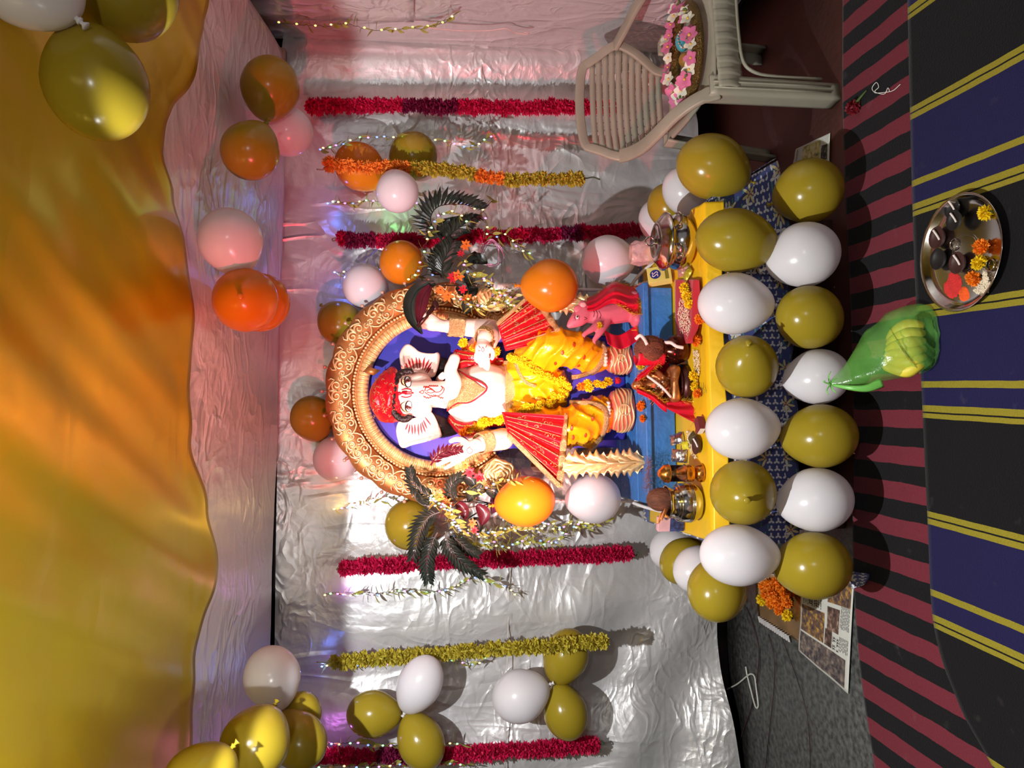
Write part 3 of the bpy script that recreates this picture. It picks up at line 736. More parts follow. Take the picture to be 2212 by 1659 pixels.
# eyes
for (cx, cy, sg, tilt) in ((700,590,-1,0.35),(712,950,1,-0.30)):
    wv = []; n_ = 20
    eyec = z8(cx, cy)
    def ept(a, rx, ry):
        dx, dy = math.cos(a)*rx, math.sin(a)*ry        # dx down, dy sideways
        return (eyec[0]+dx+dy*tilt*0.3, eyec[1]+dy)
    mb = MB(); rim = [hit(head_bvh, *ept(2*PI*i/n_, 6.4, 11.0), 0.0012)[0] for i in range(n_)]; cen = hit(head_bvh, *eyec, 0.004)[0]
    mb.add(rim+[cen], [(i, (i+1) % n_, n_) for i in range(n_)]); ey = mb.build('eye', WHITEP, idol)
    MB().ell(hit(head_bvh, eyec[0]+0.3, eyec[1], 0.0035)[0], (0.0098,0.0035,0.0098), 14, 8).build('iris', M('brown_iris', rgb(92,28,22), 0.2), ey)
    MB().ell(hit(head_bvh, eyec[0]+0.3, eyec[1], 0.0062)[0], (0.0048,0.002,0.0048), 12, 8).build('pupil', DARKP, ey)
    lid = [ept(PI*(0.5+1.0*i/8)*1.0, 6.8, 11.8) for i in range(9)]
    draw(head_bvh, [(lid, [0.001,0.003,0.0032,0.0012]), ([ept(PI*(-0.5+1.0*i/8), 6.6, 11.4) for i in range(9)], 0.0013)]+[([ept(PI*(0.62+0.1*k), 6.8, 11.8), ept(PI*(0.60+0.105*k), 10, 15)], 0.0007) for k in range(8)], 'eyelid', DARKP, ey, lift=0.0008)
    brow = [z8(*p) for p in (((620,520),(602,570),(620,620),(680,650)) if sg < 0 else ((660,875),(600,920),(605,975),(640,1020),(685,1045)))]
    draw(head_bvh, [(brow, [0.0006,0.0036,0.0036,0.0006])], 'eyebrow', M('brown_paint', rgb(70,36,20), 0.4), idol)
    draw(head_bvh, [([(p[0]+2.6, p[1]) for p in brow], [0.0005,0.003,0.003,0.0005])], 'eye_shadow', M('cream_paint', rgb(240,220,150), 0.4), idol)
# forehead mark and the henna paisley on the trunk
draw(head_bvh, [([z8(*p) for p in ((605,705),(680,690),(745,705),(740,740),(650,730))], 0.0022), ([z8(*p) for p in ((600,805),(680,818),(745,795),(740,765),(655,770))], 0.0022), ([z8(530,770), z8(610,755)], [0.003,0.008,0.003]), ([z8(620,745), z8(690,745)], 0.006), ([z8(750,752), z8(790,752)], [0.002,0.004,0.001])], 'forehead_mark', REDP, idol)
pais = [(950,725),(975,670),(1050,690),(1110,740),(1180,730),(1215,680),(1190,650),(1240,690),(1210,760),(1130,800),(1030,790),(955,745)]
st = [[z8(*p) for p in pais], [z8(*p) for p in ((975,725),(1030,700),(1100,730),(1040,755),(985,738))], [z8(*p) for p in ((870,740),(920,715),(935,740),(915,760),(870,742))]]
for i in range(10):
    a, b_ = 930+i*30, 800+18*math.sin(i*0.9); st.append([z8(a, b_-8), z8(a+14, b_+16), z8(a+26, b_+8), z8(a+18, b_)])
    if i < 8: st.append([z8(930+i*28, 680-(i > 2)*20), z8(940+i*28, 655-(i > 2)*12), z8(955+i*28, 668-(i > 2)*12)])
draw(head_bvh, st, 'henna_paisley', M('henna', rgb(150,30,20), 0.5), idol, r=0.0019)
# tusks
MB().tube([hit(head_bvh, *z8(1160,560))[0], P(*z8(1215,500), IY-0.20), P(*z8(1240,470), IY-0.215)], [0.014,0.013,0.010], 10).build('tusk', WHITEP, idol)
MB().tube([hit(head_bvh, *z8(1150,905))[0], P(*z8(1220,930), IY-0.20), P(*z8(1255,975), IY-0.21)], [0.015,0.013,0.003], 10).build('tusk', WHITEP, idol)
# chest ornament
def patch(bvh, corners, nu, nv, lift=0.004, fb=2.95, wob=None):
    def fn(u, v):
        a = [c[0] for c in corners]; c_ = [c[1] for c in corners]
        x = (a[0]*(1-u)+a[1]*u)*(1-v)+(a[3]*(1-u)+a[2]*u)*v; y = (c_[0]*(1-u)+c_[1]*u)*(1-v)+(c_[3]*(1-u)+c_[2]*u)*v
        p, nn = hit(bvh, x, y, lift, fb); return p+(nn*wob(u, v) if wob else V((0,0,0)))
    return MB().grid(fn, nu, nv)
nk = patch(body_bvh, [z8(1290,1010), z8(1440,420), z8(1860,700), z8(1660,860)], 40, 20, 0.004, 2.9, lambda u, v: 0.0025*abs(math.sin(u*40)*math.sin(v*22)))
nk.build('chest_ornament', GOLDTRIM, idol, solid=0.003)
draw(body_bvh, [[z8(*p) for p in ((1290,1015),(1450,900),(1650,880),(1880,680),(1620,520),(1440,420))]], 'ornament_edge', REDP, idol, r=0.0035, lift=0.005, fb=2.9)
# waist band
wb = patch(body_bvh, [(1088,780),(1088,915),(1112,918),(1112,778)], 40, 8, 0.010, 2.93); wb.build('waist_band', GOLDTRIM, idol, solid=0.004)
# armlets
def cuff(bvh, c, d, r, L_):
    mb = MB(); u, w, k = frame(d)
    def fn(s_, t): 
        a = 2*PI*s_; rr = r+0.003*abs(math.sin(a*7))*abs(math.sin(t*PI*3)); return c+u*(math.cos(a)*rr)+w*(math.sin(a)*rr)+k*(L_*(t-0.5))
    return mb.grid(fn, 40, 12)
cuff(None, ip(1046,955,-0.185), ip(1020,966,-0.21)-ip(1070,950,-0.15), 0.037, 0.05).build('wrist_cuff', GOLDTRIM, idol, solid=0.003)
cuff(None, ip(985,706,-0.125), ip(957,704,-0.13)-ip(1012,708,-0.12), 0.036, 0.062).build('wrist_cuff', GOLDTRIM, idol, solid=0.003)
cuff(None, ip(1047,726,-0.195), ip(1044,738,-0.21)-ip(1056,722,-0.16), 0.034, 0.034).build('wrist_cuff', GOLDTRIM, idol, solid=0.003)
# hands
def hand(name, wrist, palm, fingers, rw, rp, rf, flat=None):
    mb = MB(); limb(mb, [wrist, (wrist+palm)*0.5, palm], [rw, rp*0.85, rp])
    for f, k in fingers: limb(mb, f, [rf*1.1*k, rf*k, rf*0.95*k, rf*0.8*k], 6)
    me = remeshed(mb, name, SKIN, 0.0035, 2); bv = bvh_of(me); shift_mesh(me, WL[idol]); finish(name, me, idol, WL[idol]); return bv
D = -0.21
hl = hand('hand', ip(1030,962,-0.205), ip(1003,972,-0.21), [
    ([ip(995,962,D), ip(975,966,D-0.01), ip(960,972,D-0.012), ip(947,980,D-0.01)], 1),
    ([ip(993,972,D), ip(970,978,D-0.01), ip(952,985,D-0.014), ip(940,992,D-0.01)], 1),
    ([ip(995,982,D), ip(973,990,D-0.01), ip(957,998,D-0.012), ip(945,1003,D-0.01)], 1),
    ([ip(1000,990,D), ip(984,999,D-0.008), ip(972,1006,D-0.01), ip(962,1011,D-0.01)], 0.85),
    ([ip(1010,958,D), ip(997,950,D-0.02), ip(984,949,D-0.03), ip(974,953,D-0.035)], 1.05)], 0.027, 0.032, 0.0105)
draw(hl, [[(1016,965),(1008,972),(1014,980),(1021,974),(1016,968)], [(1000,962),(995,970),(1000,978)], [(990,970),(986,978),(990,986)], [(975,976),(972,982)]], 'henna', MATS['henna'], idol, r=0.0012, fb=2.83)
D = -0.14
hand('hand', ip(957,704,-0.13), ip(932,698,-0.14), [
    ([ip(928,706,D), ip(912,704,D-0.03), ip(906,697,D-0.045), ip(914,690,D-0.05)], 1),
    ([ip(924,700,D), ip(908,696,D-0.03), ip(903,689,D-0.045), ip(912,682,D-0.05)], 1),
    ([ip(922,693,D), ip(908,688,D-0.03), ip(904,681,D-0.042), ip(914,676,D-0.045)], 1),
    ([ip(926,687,D), ip(914,681,D-0.025), ip(911,675,D-0.038), ip(920,671,D-0.04)], 0.85),
    ([ip(942,690,D-0.01), ip(932,682,D-0.04), ip(924,680,D-0.055), ip(916,683,D-0.06)], 1.05)], 0.025, 0.031, 0.011)
D = -0.225
h3 = hand('hand', ip(1044,738,-0.21), ip(1043,754,-0.225), [
    ([ip(1051,765,D), ip(1053,778,D-0.006), ip(1054,788,D-0.006), ip(1053,797,D-0.003)], 1),
    ([ip(1044,768,D), ip(1046,780,D-0.006), ip(1047,788,D-0.006), ip(1048,794,D-0.003)], 0.95),
    ([ip(1037,766,D), ip(1036,776,D-0.006), ip(1037,784,D-0.006), ip(1039,790,D)], 0.95),
    ([ip(1031,760,D), ip(1028,768,D-0.006), ip(1028,775,D-0.006), ip(1030,781,D)], 0.8),
    ([ip(1055,748,D), ip(1063,757,D-0.015), ip(1065,766,D-0.02), ip(1063,774,D-0.022)], 1.0)], 0.024, 0.030, 0.010)
draw(h3, [[(1043,750),(1046,755),(1043,760),(1040,755),(1043,750)], [(1034,747),(1038,752)], [(1051,746),(1049,751)], [(1033,758),(1038,757)]], 'henna', REDP, idol, r=0.0014, fb=2.82)
# weapon-like goad in the raised hand
mb = MB(); mb.tube([ip(938,662,-0.20), ip(915,690,-0.20), ip(902,706,-0.19)], [0.009,0.008,0.007], 8); mb.ell(ip(940,660,-0.20), (0.02,0.008,0.014)); mb.build('goad', M('dark_bronze', rgb(70,36,34), 0.35, 0.5), idol)
# ---- dhoti over the legs: continuous cloth
d = MB()
d.ell(ip(1125,850,-0.08), (0.135,0.11,0.075))
limb(d, [ip(1125,885,-0.09), ip(1170,925,-0.19), ip(1225,925,-0.235), ip(1290,897,-0.21)], [0.085,0.088,0.082,0.078])
limb(d, [ip(1125,812,-0.09), ip(1175,760,-0.19), ip(1225,752,-0.235), ip(1285,773,-0.21)], [0.085,0.085,0.076,0.066])
d.ell(ip(1180,840,-0.13), (0.10,0.08,0.10)); d.ell(ip(1270,930,-0.19), (0.075,0.06,0.06))
dm = remeshed(d, 'dhoti', ORSATIN, 0.0065, 5)
for v in dm.vertices:
    p = v.co; k = p.x-HC.x
    f = 1-2*abs(math.sin((p.z*1.0+abs(k)*1.1)*46+4*noise.noise(p*8)))**0.6+0.7*noise.noise(V((p.x*30+p.z*10, p.z*12, 2)))
    v.co = p + v.normal*(0.0065*f)
dh_bvh = bvh_of(dm); shift_mesh(dm, WL[idol]); dho = finish('dhoti', dm, idol, WL[idol])
draw(dh_bvh, [[(1302,742),(1306,760),(1300,780),(1285,800),(1255,812),(1235,815)]], 'dhoti_border', GOLDTRIM, dho, r=0.010, lift=0.001, fb=2.84)
draw(dh_bvh, [[(1230,870),(1275,872),(1300,880),(1310,905),(1302,935),(1285,960),(1270,975),(1245,985)]], 'dhoti_border', GOLDTRIM, dho, r=0.011, lift=0.001, fb=2.84)
for st_ in ([(1112,778),(1120,800),(1135,825),(1158,835)], [(1112,918),(1120,900),(1130,885)]): draw(dh_bvh, [st_], 'dhoti_border', GOLDTRIM, dho, r=0.007, lift=0.001, fb=2.84)
for (x, y) in ((1215,762),(1262,772),(1240,745),(1200,785),(1235,925),(1265,940),(1238,945),(1195,935),(1280,905),(1205,900),(1250,790)):
    p, nn = hit(dh_bvh, x, y, 0.001, 2.84); u, w, k = frame(nn); MB().ell(p, (0.010,0.006,0.0012), 12, 6, Matrix((u,w,nn)).transposed()).build('printed_dot', M('rust_print', rgb(170,60,14), 0.4), dho)
# red brocade shawls at both sides (pleated fans with a gilt border)
def fan(t0, t1, b0, b1, Yt, Yb, pleats, amp):
    def fn(u, v):
        x = (t0[0]+(t1[0]-t0[0])*u)*(1-v)+(b0[0]+(b1[0]-b0[0])*u)*v; y = (t0[1]+(t1[1]-t0[1])*u)*(1-v)+(b0[1]+(b1[1]-b0[1])*u)*v
        return P(x, y, Yt+(Yb-Yt)*v**0.8+amp*math.sin(u*pleats*PI)*(0.3+0.7*v))
    return fn
for (a, yt, yb) in ((((1084,890),(1098,940),(1222,898),(1208,1050)), 2.82, 2.715), (((1092,758),(1074,700),(1215,730),(1150,634)), 2.84, 2.80)):
    fn = fan(*a, yt, yb, 9, 0.019)
    sh = MB().grid(fn, 90, 30).build('shawl', REDSATIN, idol, solid=0.002)
    e = MB()
    def edge(fu, r=0.013):
        e.tube(fu, r, 8, flat=0.5)
    edge([fn(i/60, 1.0)+V((0,-0.004,0)) for i in range(61)]); edge([fn(1.0, i/30)+V((0,-0.004,0)) for i in range(31)]); 
    e.build('shawl_border', GOLDTRIM, sh)
    g = MB()
    for k in range(1, 7):
        g.tube([fn(k/7+0.03, i/20)+V((0,-0.004,0)) for i in range(1, 20)], 0.0018, 5)
    for _ in range(34):
        u0, v0 = rnd.uniform(0.08,0.92), rnd.uniform(0.25,0.95); g.tube([fn(u0+0.03*math.cos(t)*1.0, min(1, max(0, v0+0.03*math.sin(t))))+V((0,-0.003,0)) for t in (0,1,2,3,4,5)], 0.0012, 4)
    g.build('gold_thread', GOLDTRIM, sh)
# folded stole over the shoulders
for pts in ([(982,915),(1005,922),(1040,918),(1085,908)], [(985,790),(1010,782),(1045,786),(1088,782)], [(975,905),(998,930),(1030,935)], [(985,765),(1005,770),(1040,772),(1075,775)]):
    o, _ = surf_tube(body_bvh, pts, 0.016, lift=0.006, fb=2.97)
    MB().tube(o, 0.019, 10, flat=0.55).build('stole', REDSATIN, idol)
    MB().tube([p+V((0.004,-0.012,0.004)) for p in o], 0.003, 6).build('stole_trim', GOLDTRIM, idol)
# feet on carved lotus cushions
for (x0, x1, yc_, hw, sg) in ((1306,1372,774,33,1), (1312,1374,886,47,-1)):
    top, bot = P(x0, yc_, 2.80), P(x1, yc_, 2.80)
    s_ = mpp(top); c = V((top.x, 2.83, PLZ)); r = hw*s_; Hh = (x1-x0-8)*s_
    cu = thing  # noqa
    prof = [(r*0.80,0),(r*0.96,Hh*0.10),(r*1.0,Hh*0.35),(r*0.97,Hh*0.62),(r*0.88,Hh*0.85),(r*0.66,Hh*0.98),(r*0.3,Hh)]
    MB().lathe(prof, 36, Matrix.Translation(c) @ Matrix.Diagonal((1,0.8,1,1))).build('lotus_cushion', M('coral_gilding', rgb(222,120,96), 0.4, 0.3, var=0.15), idol)
    w = MB()
    for k in range(6):
        zz = Hh*(0.16+0.13*k)
        rr = r*(1.02-0.02*abs(k-2)-(0.08 if k > 4 else 0))
        w.tube([c+V((math.cos(a)*rr, math.sin(a)*rr*0.8, zz+Hh*0.05*math.sin(4*a+k))) for a in [PI+PI*i/30 for i in range(31)]], 0.0042, 6)
    w.tube([c+V((0.25*r*math.cos(a)*1.0, -0.82*r*0.98, Hh*0.5+0.25*r*math.sin(a))) for a in [2*PI*i/14 for i in range(14)]], 0.004, 6, closed=True)
    w.build('cushion_carving', GOLDP, idol)
    f = MB(); fc = c+V((0, -r*0.25, Hh+0.006)); f.ell(fc+V((0,0.02,0.012)), (0.034,0.055,0.022))
    for k in range(5):
        fx = (k-2)*0.0125; f.ell(fc+V((fx*(1.05), -0.036+0.006*abs(k-1.5)-0.0, 0.004)), (0.0078-(0.0008*k if sg > 0 else 0.0008*(4-k)),0.018,0.009))
    fm = remeshed(f, 'foot', SKIN, 0.003, 2); shift_mesh(fm, WL[idol]); finish('foot', fm, idol, WL[idol])
# seat behind the legs
MB().box((HC.x, 2.99, (PLZ+ip(1160,850).z)/2), (0.40, 0.16, ip(1160,850).z-PLZ)).build('throne_seat', HALOBLUE, idol, bevel=0.01)

# ================================================================== balloons
def latex(name, col):
    m = M(name, col, 0.22, 0, var=0.03, scale=6, transl=0.30, spec=0.5); return m
LG = latex('gold_latex', rgb(172,148,42)); LW = latex('white_latex', rgb(236,230,234)); LO = latex('orange_latex', rgb(226,138,30))
KN = {id(LG): 'gold', id(LW): 'white', id(LO): 'orange'}
def balloon(x, y, a, b_, Y, tail, mat, label, group, knot=True):
    c = P(x, y, Y); s = mpp(c); a *= s; b_ *= s
    # axes of the picture plane at that place, so that the tail points the way seen
    ax = (-UPV*tail[0] - RGT*tail[1] + V((0,1,0))*tail[2]).normalized(); u, w, d = frame(ax)
    mat4 = basis(u, w, d, c); prof = []
    n = 22
    for i in range(n+1):
        t = -1+2*i/n; e = math.sin(t*PI/2)
        r = b_*math.cos(t*PI/2)
        z = a*e
        if e > 0: r *= 1-0.20*e**1.5+0.06*e**6; z *= 1.06
        if i == n: r = 0.006*1.0
        prof.append((max(r, 0.0004), z))
    o = MB().lathe(prof, 32, mat4).build('balloon', mat, base=c)
    tag(o, label, 'balloon', group)
    if knot:
        zk = prof[-1][1]
        MB().lathe([(0.006,zk-0.004),(0.0045,zk+0.003),(0.007,zk+0.006),(0.0075,zk+0.009),(0.004,zk+0.010),(0.0035,zk+0.014),(0.009,zk+0.021),(0.008,zk+0.022)], 10, mat4).build('knot', mat, o)
    return o
g1, g2, g3, g4, g5, g6, g7 = 'balloons bunched under the canopy', 'balloons on the canopy border', 'balloons on the right part of the backdrop', 'balloons around the halo', 'balloons on the left part of the backdrop', 'balloons along the table edge', 'lower row of balloons in front of the table'
BAL = [
 (62,-48,112,108,1.40,(0.75,0.6,0.2),LW,'white balloon under the gold canopy at the top right corner',g1),
 (268,-22,112,108,1.56,(-0.85,0.3,0.2),LG,'gold balloon cut by the frame under the canopy, beside the big one',g1),
 (207,178,128,106,1.50,(-0.30,-0.95,0.1),LG,'biggest gold balloon, under the canopy at the top right',g1),
 (583,190,67,62,2.68,(-0.15,1,0.1),LG,'gold balloon nearest the batten on the canopy border',g2),
 (541,325,64,62,2.50,(0.45,-0.9,0.2),LG,'gold balloon on the canopy border, lower one of the right trio',g2),
 (622,284,53,53,2.84,(-0.7,-0.5,0),LW,'white balloon half hidden behind two gold ones on the canopy border',g2),
 (498,521,72,68,2.42,(0.35,0.94,0),LW,'white balloon on the canopy border above the two orange ones',g2),
 (530,648,74,69,2.42,(0.1,0.1,-1),LO,'nearer orange balloon of the overlapping pair on the canopy border',g2),
 (562,654,64,64,2.66,(0.2,0.2,1),LO,'orange balloon mostly hidden behind its twin on the canopy border',g2),
 (588,1464,68,60,2.66,(0.25,0.97,0),LW,'white balloon on the canopy border above the left gold bunch',g2),
 (552,1604,78,74,2.36,(0.3,-0.6,0.7),LG,'bright gold balloon in front in the left canopy bunch',g2),
 (642,1596,70,57,2.62,(-0.7,-0.5,0.3),LG,'gold balloon with a dark nozzle dot in the left canopy bunch',g2),
 (652,1542,48,42,2.72,(0,1,0.2),LG,'small gold balloon peeping from behind the left canopy bunch',g2),
 (432,1688,82,78,2.10,(0.6,-0.6,0.3),LG,'gold balloon cut by the frame at the lower left canopy corner',g2),
 (778,361,57,51,3.13,(0.8,0.5,0.3),LO,'orange balloon behind the upper end of the orange and yellow garland',g3),
 (892,338,53,52,3.13,(-0.8,0.6,0.2),LG,'gold balloon behind the green-yellow stretch of the right garland',g3),
 (858,413,47,46,2.97,(-0.3,-0.9,0.3),LW,'white balloon hanging below the right yellow garland',g3),
 (868,568,50,48,3.08,(0.2,0.3,0.9),LO,'orange balloon between the white one and the right plant',g4),
 (788,618,49,48,3.16,(0.2,0.4,0.9),LW,'white balloon at the upper right rim of the halo',g4),
 (733,697,50,47,3.18,(-0.6,-0.6,0.3),LG,'gold balloon touching the halo rim below the white one at upper right',g4),
 (675,904,50,47,3.16,(0.3,0.9,0.3),LG,'gold balloon directly above the halo',g4),
 (726,990,50,49,3.17,(0.3,-0.3,0.9),LW,'white balloon at the upper left rim of the halo',g4),
 (886,1132,56,55,3.12,(0.2,-0.5,0.8),LG,'gold balloon behind the palm leaves of the left plant',g4),
 (1314,562,59,54,2.90,(0.9,-0.1,0.3),LW,'white balloon above the lidded steel pot',g4),
 (1188,617,61,58,2.74,(-1,0.03,-0.15),LO,'orange balloon in front of the right vase, nozzle showing',g4),
 (1135,1083,65,55,2.80,(-1,0.15,0.2),LO,'orange balloon at the left side of the idol',g4),
 (1282,1077,59,54,2.86,(-0.9,0.1,0.2),LW,'brightly lit white balloon at the left side of the idol',g4),
 (807,1542,58,49,3.14,(1,0.05,0.1),LG,'left balloon of the upper trio on the left backdrop, gold',g5),
 (906,1478,66,48,3.08,(-0.45,0.9,0.1),LW,'white balloon of the upper trio on the left backdrop',g5),
 (909,1602,62,50,3.10,(-0.45,-0.9,0.1),LG,'gold balloon hanging over the far left magenta garland',g5),
 (1124,1503,62,56,3.10,(0.95,-0.35,0.05),LW,'white balloon of the lower trio on the left backdrop',g5),
 (1222,1418,62,49,3.12,(-0.35,0.95,0.1),LG,'gold balloon behind the lower end of the left yellow garland',g5),
 (1221,1538,60,48,3.12,(-0.3,-0.95,0.1),LG,'gold balloon lowest on the left backdrop, below the white one',g5),
 (1540,361,80,69,2.36,(0.9,0.3,0.1),LG,'large gold balloon below the chair arm at the right table corner',g6),
 (1484,414,58,50,2.62,(0.6,0.5,0.3),LW,'white balloon behind the large gold one at the right table edge',g6),
 (1449,447,54,48,2.80,(0.6,0.5,0.3),LG,'gold balloon wedged between two white ones at the right table edge',g6),
 (1428,478,52,46,2.97,(0.6,0.5,0.3),LW,'rearmost white balloon beside the lidded steel pot',g6),
 (1590,520,88,69,2.21,(0.96,0.1,0.1),LG,'gold balloon at the right end of the table front, upper row',g6),
 (1588,656,80,67,2.22,(1,0.03,0.05),LW,'white balloon in the upper row below the red cloth',g6),
 (1613,791,77,66,2.20,(-0.3,-0.4,-0.8),LG,'gold balloon in the upper row below the small bronze idol',g6),
 (1603,926,79,67,2.21,(1,-0.1,0.1),LW,'white balloon in the upper row below the match box',g6),
 (1605,1064,77,70,2.20,(-0.3,0.1,-0.9),LG,'gold balloon in the upper row below the glass oil lamp',g6),
 (1596,1199,84,66,2.19,(1,0.02,0),LW,'white balloon with a visible knot at the left end of the upper row',g6),
 (1549,1272,72,63,2.36,(0.3,-0.6,0.5),LG,'gold balloon bulging out at the left table corner',g6),
 (1506,1228,56,48,2.58,(0.6,-0.4,0.3),LW,'white balloon tucked behind the left corner gold balloon',g6),
 (1477,1211,56,48,2.74,(0.6,-0.4,0.3),LG,'gold balloon between two white ones at the left table edge',g6),
 (1452,1183,53,44,2.92,(0.6,-0.4,0.3),LW,'rearmost white balloon at the left table edge, near the brass-rimmed pot',g6),
 (1746,413,74,69,2.20,(-0.6,0.1,0.7),LG,'first gold balloon from the right in the lower row, under the blue cloth',g7),
 (1736,551,76,70,2.17,(-0.9,0.3,0.3),LW,'first white balloon from the right in the lower row',g7),
 (1750,686,77,68,2.17,(0.8,0.2,0.5),LG,'gold balloon in the lower row between the two right white ones',g7),
 (1765,814,68,60,2.20,(-0.9,0.2,0.3),LW,'white balloon in the lower row behind the knot of the green bag',g7),
 (1771,942,78,69,2.17,(-0.9,0.1,0.4),LG,'gold balloon in the lower row just left of the green bag',g7),
 (1762,1080,78,69,2.17,(-0.9,0.2,0.3),LW,'leftmost white balloon of the lower row',g7),
 (1756,1222,80,72,2.15,(-0.8,0.2,0.5),LG,'last gold balloon at the left end of the lower row, above the newspaper',g7),
]
for bl in BAL: balloon(*bl)

# ================================================================== flower garlands
def pompom(name, mat, n, r, inner, wid, seed, squash=1.0):
    R_ = random.Random(seed); mb = MB()
    for d in spheredirs(n):
        d = (d+V((R_.uniform(-.25,.25), R_.uniform(-.25,.25), R_.uniform(-.25,.25)))).normalized()
        u, w, k = frame(d); a = R_.uniform(0, 6.28); u, w = u*math.cos(a)+w*math.sin(a), w*math.cos(a)-u*math.sin(a)
        L_ = r*R_.uniform(0.86, 1.08); W_ = wid*R_.uniform(0.8, 1.2)
        p = [d*inner, d*(L_*0.72)+u*W_+w*W_*0.25, d*L_+w*W_*R_.uniform(-.5,.5), d*(L_*0.72)-u*W_+w*W_*0.25]
        p = [V((q.x, q.y, q.z*squash)) for q in p]
        mb.add(p, [(0,1,2,3)])
    mb.ell((0,0,0), (inner*1.3, inner*1.3, inner*1.3*squash), 8, 6)
    return mb.mesh(name, mat, smooth=False)
def petal_mat(name, col, tr=0.2): return M(name, col, 0.6, 0, var=0.22, scale=70, transl=tr)
PINKM = petal_mat('magenta_petal', rgb(206,20,78)); PURM = petal_mat('plum_petal', rgb(130,18,66))
YELM = petal_mat('lime_yellow_petal', rgb(190,172,56)); ORM = petal_mat('orange_petal', rgb(240,140,50))
PK = [pompom('blossom', PINKM, 110, 0.040, 0.012, 0.0075, i, 0.7) for i in range(3)]
PU = [pompom('blossom', PURM, 110, 0.040, 0.012, 0.0075, i+5, 0.62) for i in range(2)]
YL = [pompom('blossom', YELM, 100, 0.038, 0.011, 0.0075, i+9, 0.85) for i in range(3)]
OR = [pompom('blossom', ORM, 100, 0.038, 0.011, 0.0075, i+13, 0.85) for i in range(2)]
def hang(name, px, Y, spacing, pick, label, cat='garland', group=None, hook=None, tail=None, scale=1.0, wire=M('green_wire', rgb(60,80,50), 0.5)):
    pts = catmull([P(p[0], p[1], Y if len(p) < 3 else p[2]) for p in px], 12)
    top = max(pts, key=lambda q: q.z); g = thing(name, label, cat, pts[0], group)
    MB().tube(pts, 0.0025, 5).build('string', wire, g)
    acc = 0.0; nxt = 0.0; tot = sum((b-a).length for a, b in zip(pts, pts[1:])); k = 0
    for a, b_ in zip(pts, pts[1:]):
        seg = (b_-a).length
        while nxt <= acc+seg and seg > 0:
            p = a.lerp(b_, (nxt-acc)/seg); u, w, d = frame(b_-a); ang = rnd.uniform(0, 6.28)
            u, w = u*math.cos(ang)+w*math.sin(ang), w*math.cos(ang)-u*math.sin(ang)
            s_ = scale*rnd.uniform(0.9, 1.1); m4 = basis(u, w, (d+V((rnd.uniform(-.15,.15), rnd.uniform(-.15,.15), 0)))*1.0, p+V((rnd.uniform(-.004,.004), rnd.uniform(-.004,.004), 0))) @ Matrix.Scale(s_, 4)
            place('blossom', pick(nxt/tot, k), m4, g); k += 1; nxt += spacing*rnd.uniform(0.92, 1.08)
        acc += seg
    if hook:
        h = [P(a, b_, Y) for a, b_ in hook]; MB().tube(catmull(h, 5), 0.0028, 6).build('hook', M('hook_metal', rgb(150,140,110), 0.4, 0.6), g)
    if tail:
        h = [P(a, b_, Y) for a, b_ in tail]; MB().tube(catmull(h, 5), 0.0028, 6).build('tail', wire, g)
    return g
def mag(t, k): return PU[k % 2] if 0.29 < t < 0.46 else PK[k % 3]
def mag2(t, k): return PU[k % 2] if (0.02 < t < 0.10 or 0.72 < t < 0.78) else PK[k % 3]
def oy(t, k): return (OR[k % 2] if (t < 0.30 or 0.56 < t < 0.68) else YL[k % 3])
def yl(t, k): return YL[k % 3]
GY = 3.185
gg = 'garlands hung on the backdrop'
hang('magenta_garland', [(672,230),(850,228),(1050,232),(1200,231),(1330,235)], GY, 0.030, mag, 'magenta paper garland furthest right, ending behind the chair', group=gg, hook=[(663,230),(672,230)])
hang('marigold_garland', [(712,356),(800,362),(880,363),(960,367),(1050,382),(1100,388),(1180,386),(1268,385)], GY-0.2, 0.0365, oy, 'orange and lime-yellow marigold garland on the right of the backdrop', group=gg, hook=[(684,366),(700,366),(712,358)], tail=[(1268,385),(1282,383),(1296,388)], scale=0.9)
hang('magenta_garland', [(738,516),(850,520),(1000,512),(1150,508),(1300,500),(1388,496)], GY, 0.030, mag2, 'magenta paper garland running behind the right plant', group=gg, hook=[(737,518),(728,517),(720,521),(718,516),(726,514)])
hang('magenta_garland', [(744,1227),(850,1220),(1000,1211),(1150,1205),(1366,1195)], GY, 0.027, lambda t, k: PK[k % 3], 'magenta paper garland left of the idol, crossed by palm leaves', group=gg, hook=[(742,1228),(732,1226),(727,1230),(732,1232)], tail=[(1366,1195),(1374,1200),(1378,1192)])
hang('marigold_garland', [(722,1430),(850,1420),(1000,1408,3.12),(1150,1398,3.02),(1308,1384,2.97)], GY-0.02, 0.0365, yl, 'lime-yellow marigold garland on the left of the backdrop', group=gg, hook=[(684,1430),(700,1432),(722,1430)], tail=[], scale=0.95)
hang('magenta_garland', [(688,1634),(850,1634),(980,1630),(1150,1618),(1288,1608)], GY, 0.029, lambda t, k: PU[k % 2] if 0.2 < t < 0.36 else PK[k % 3], 'magenta paper garland furthest left on the backdrop', group=gg, tail=[(1288,1608),(1298,1600),(1304,1606),(1298,1608)])

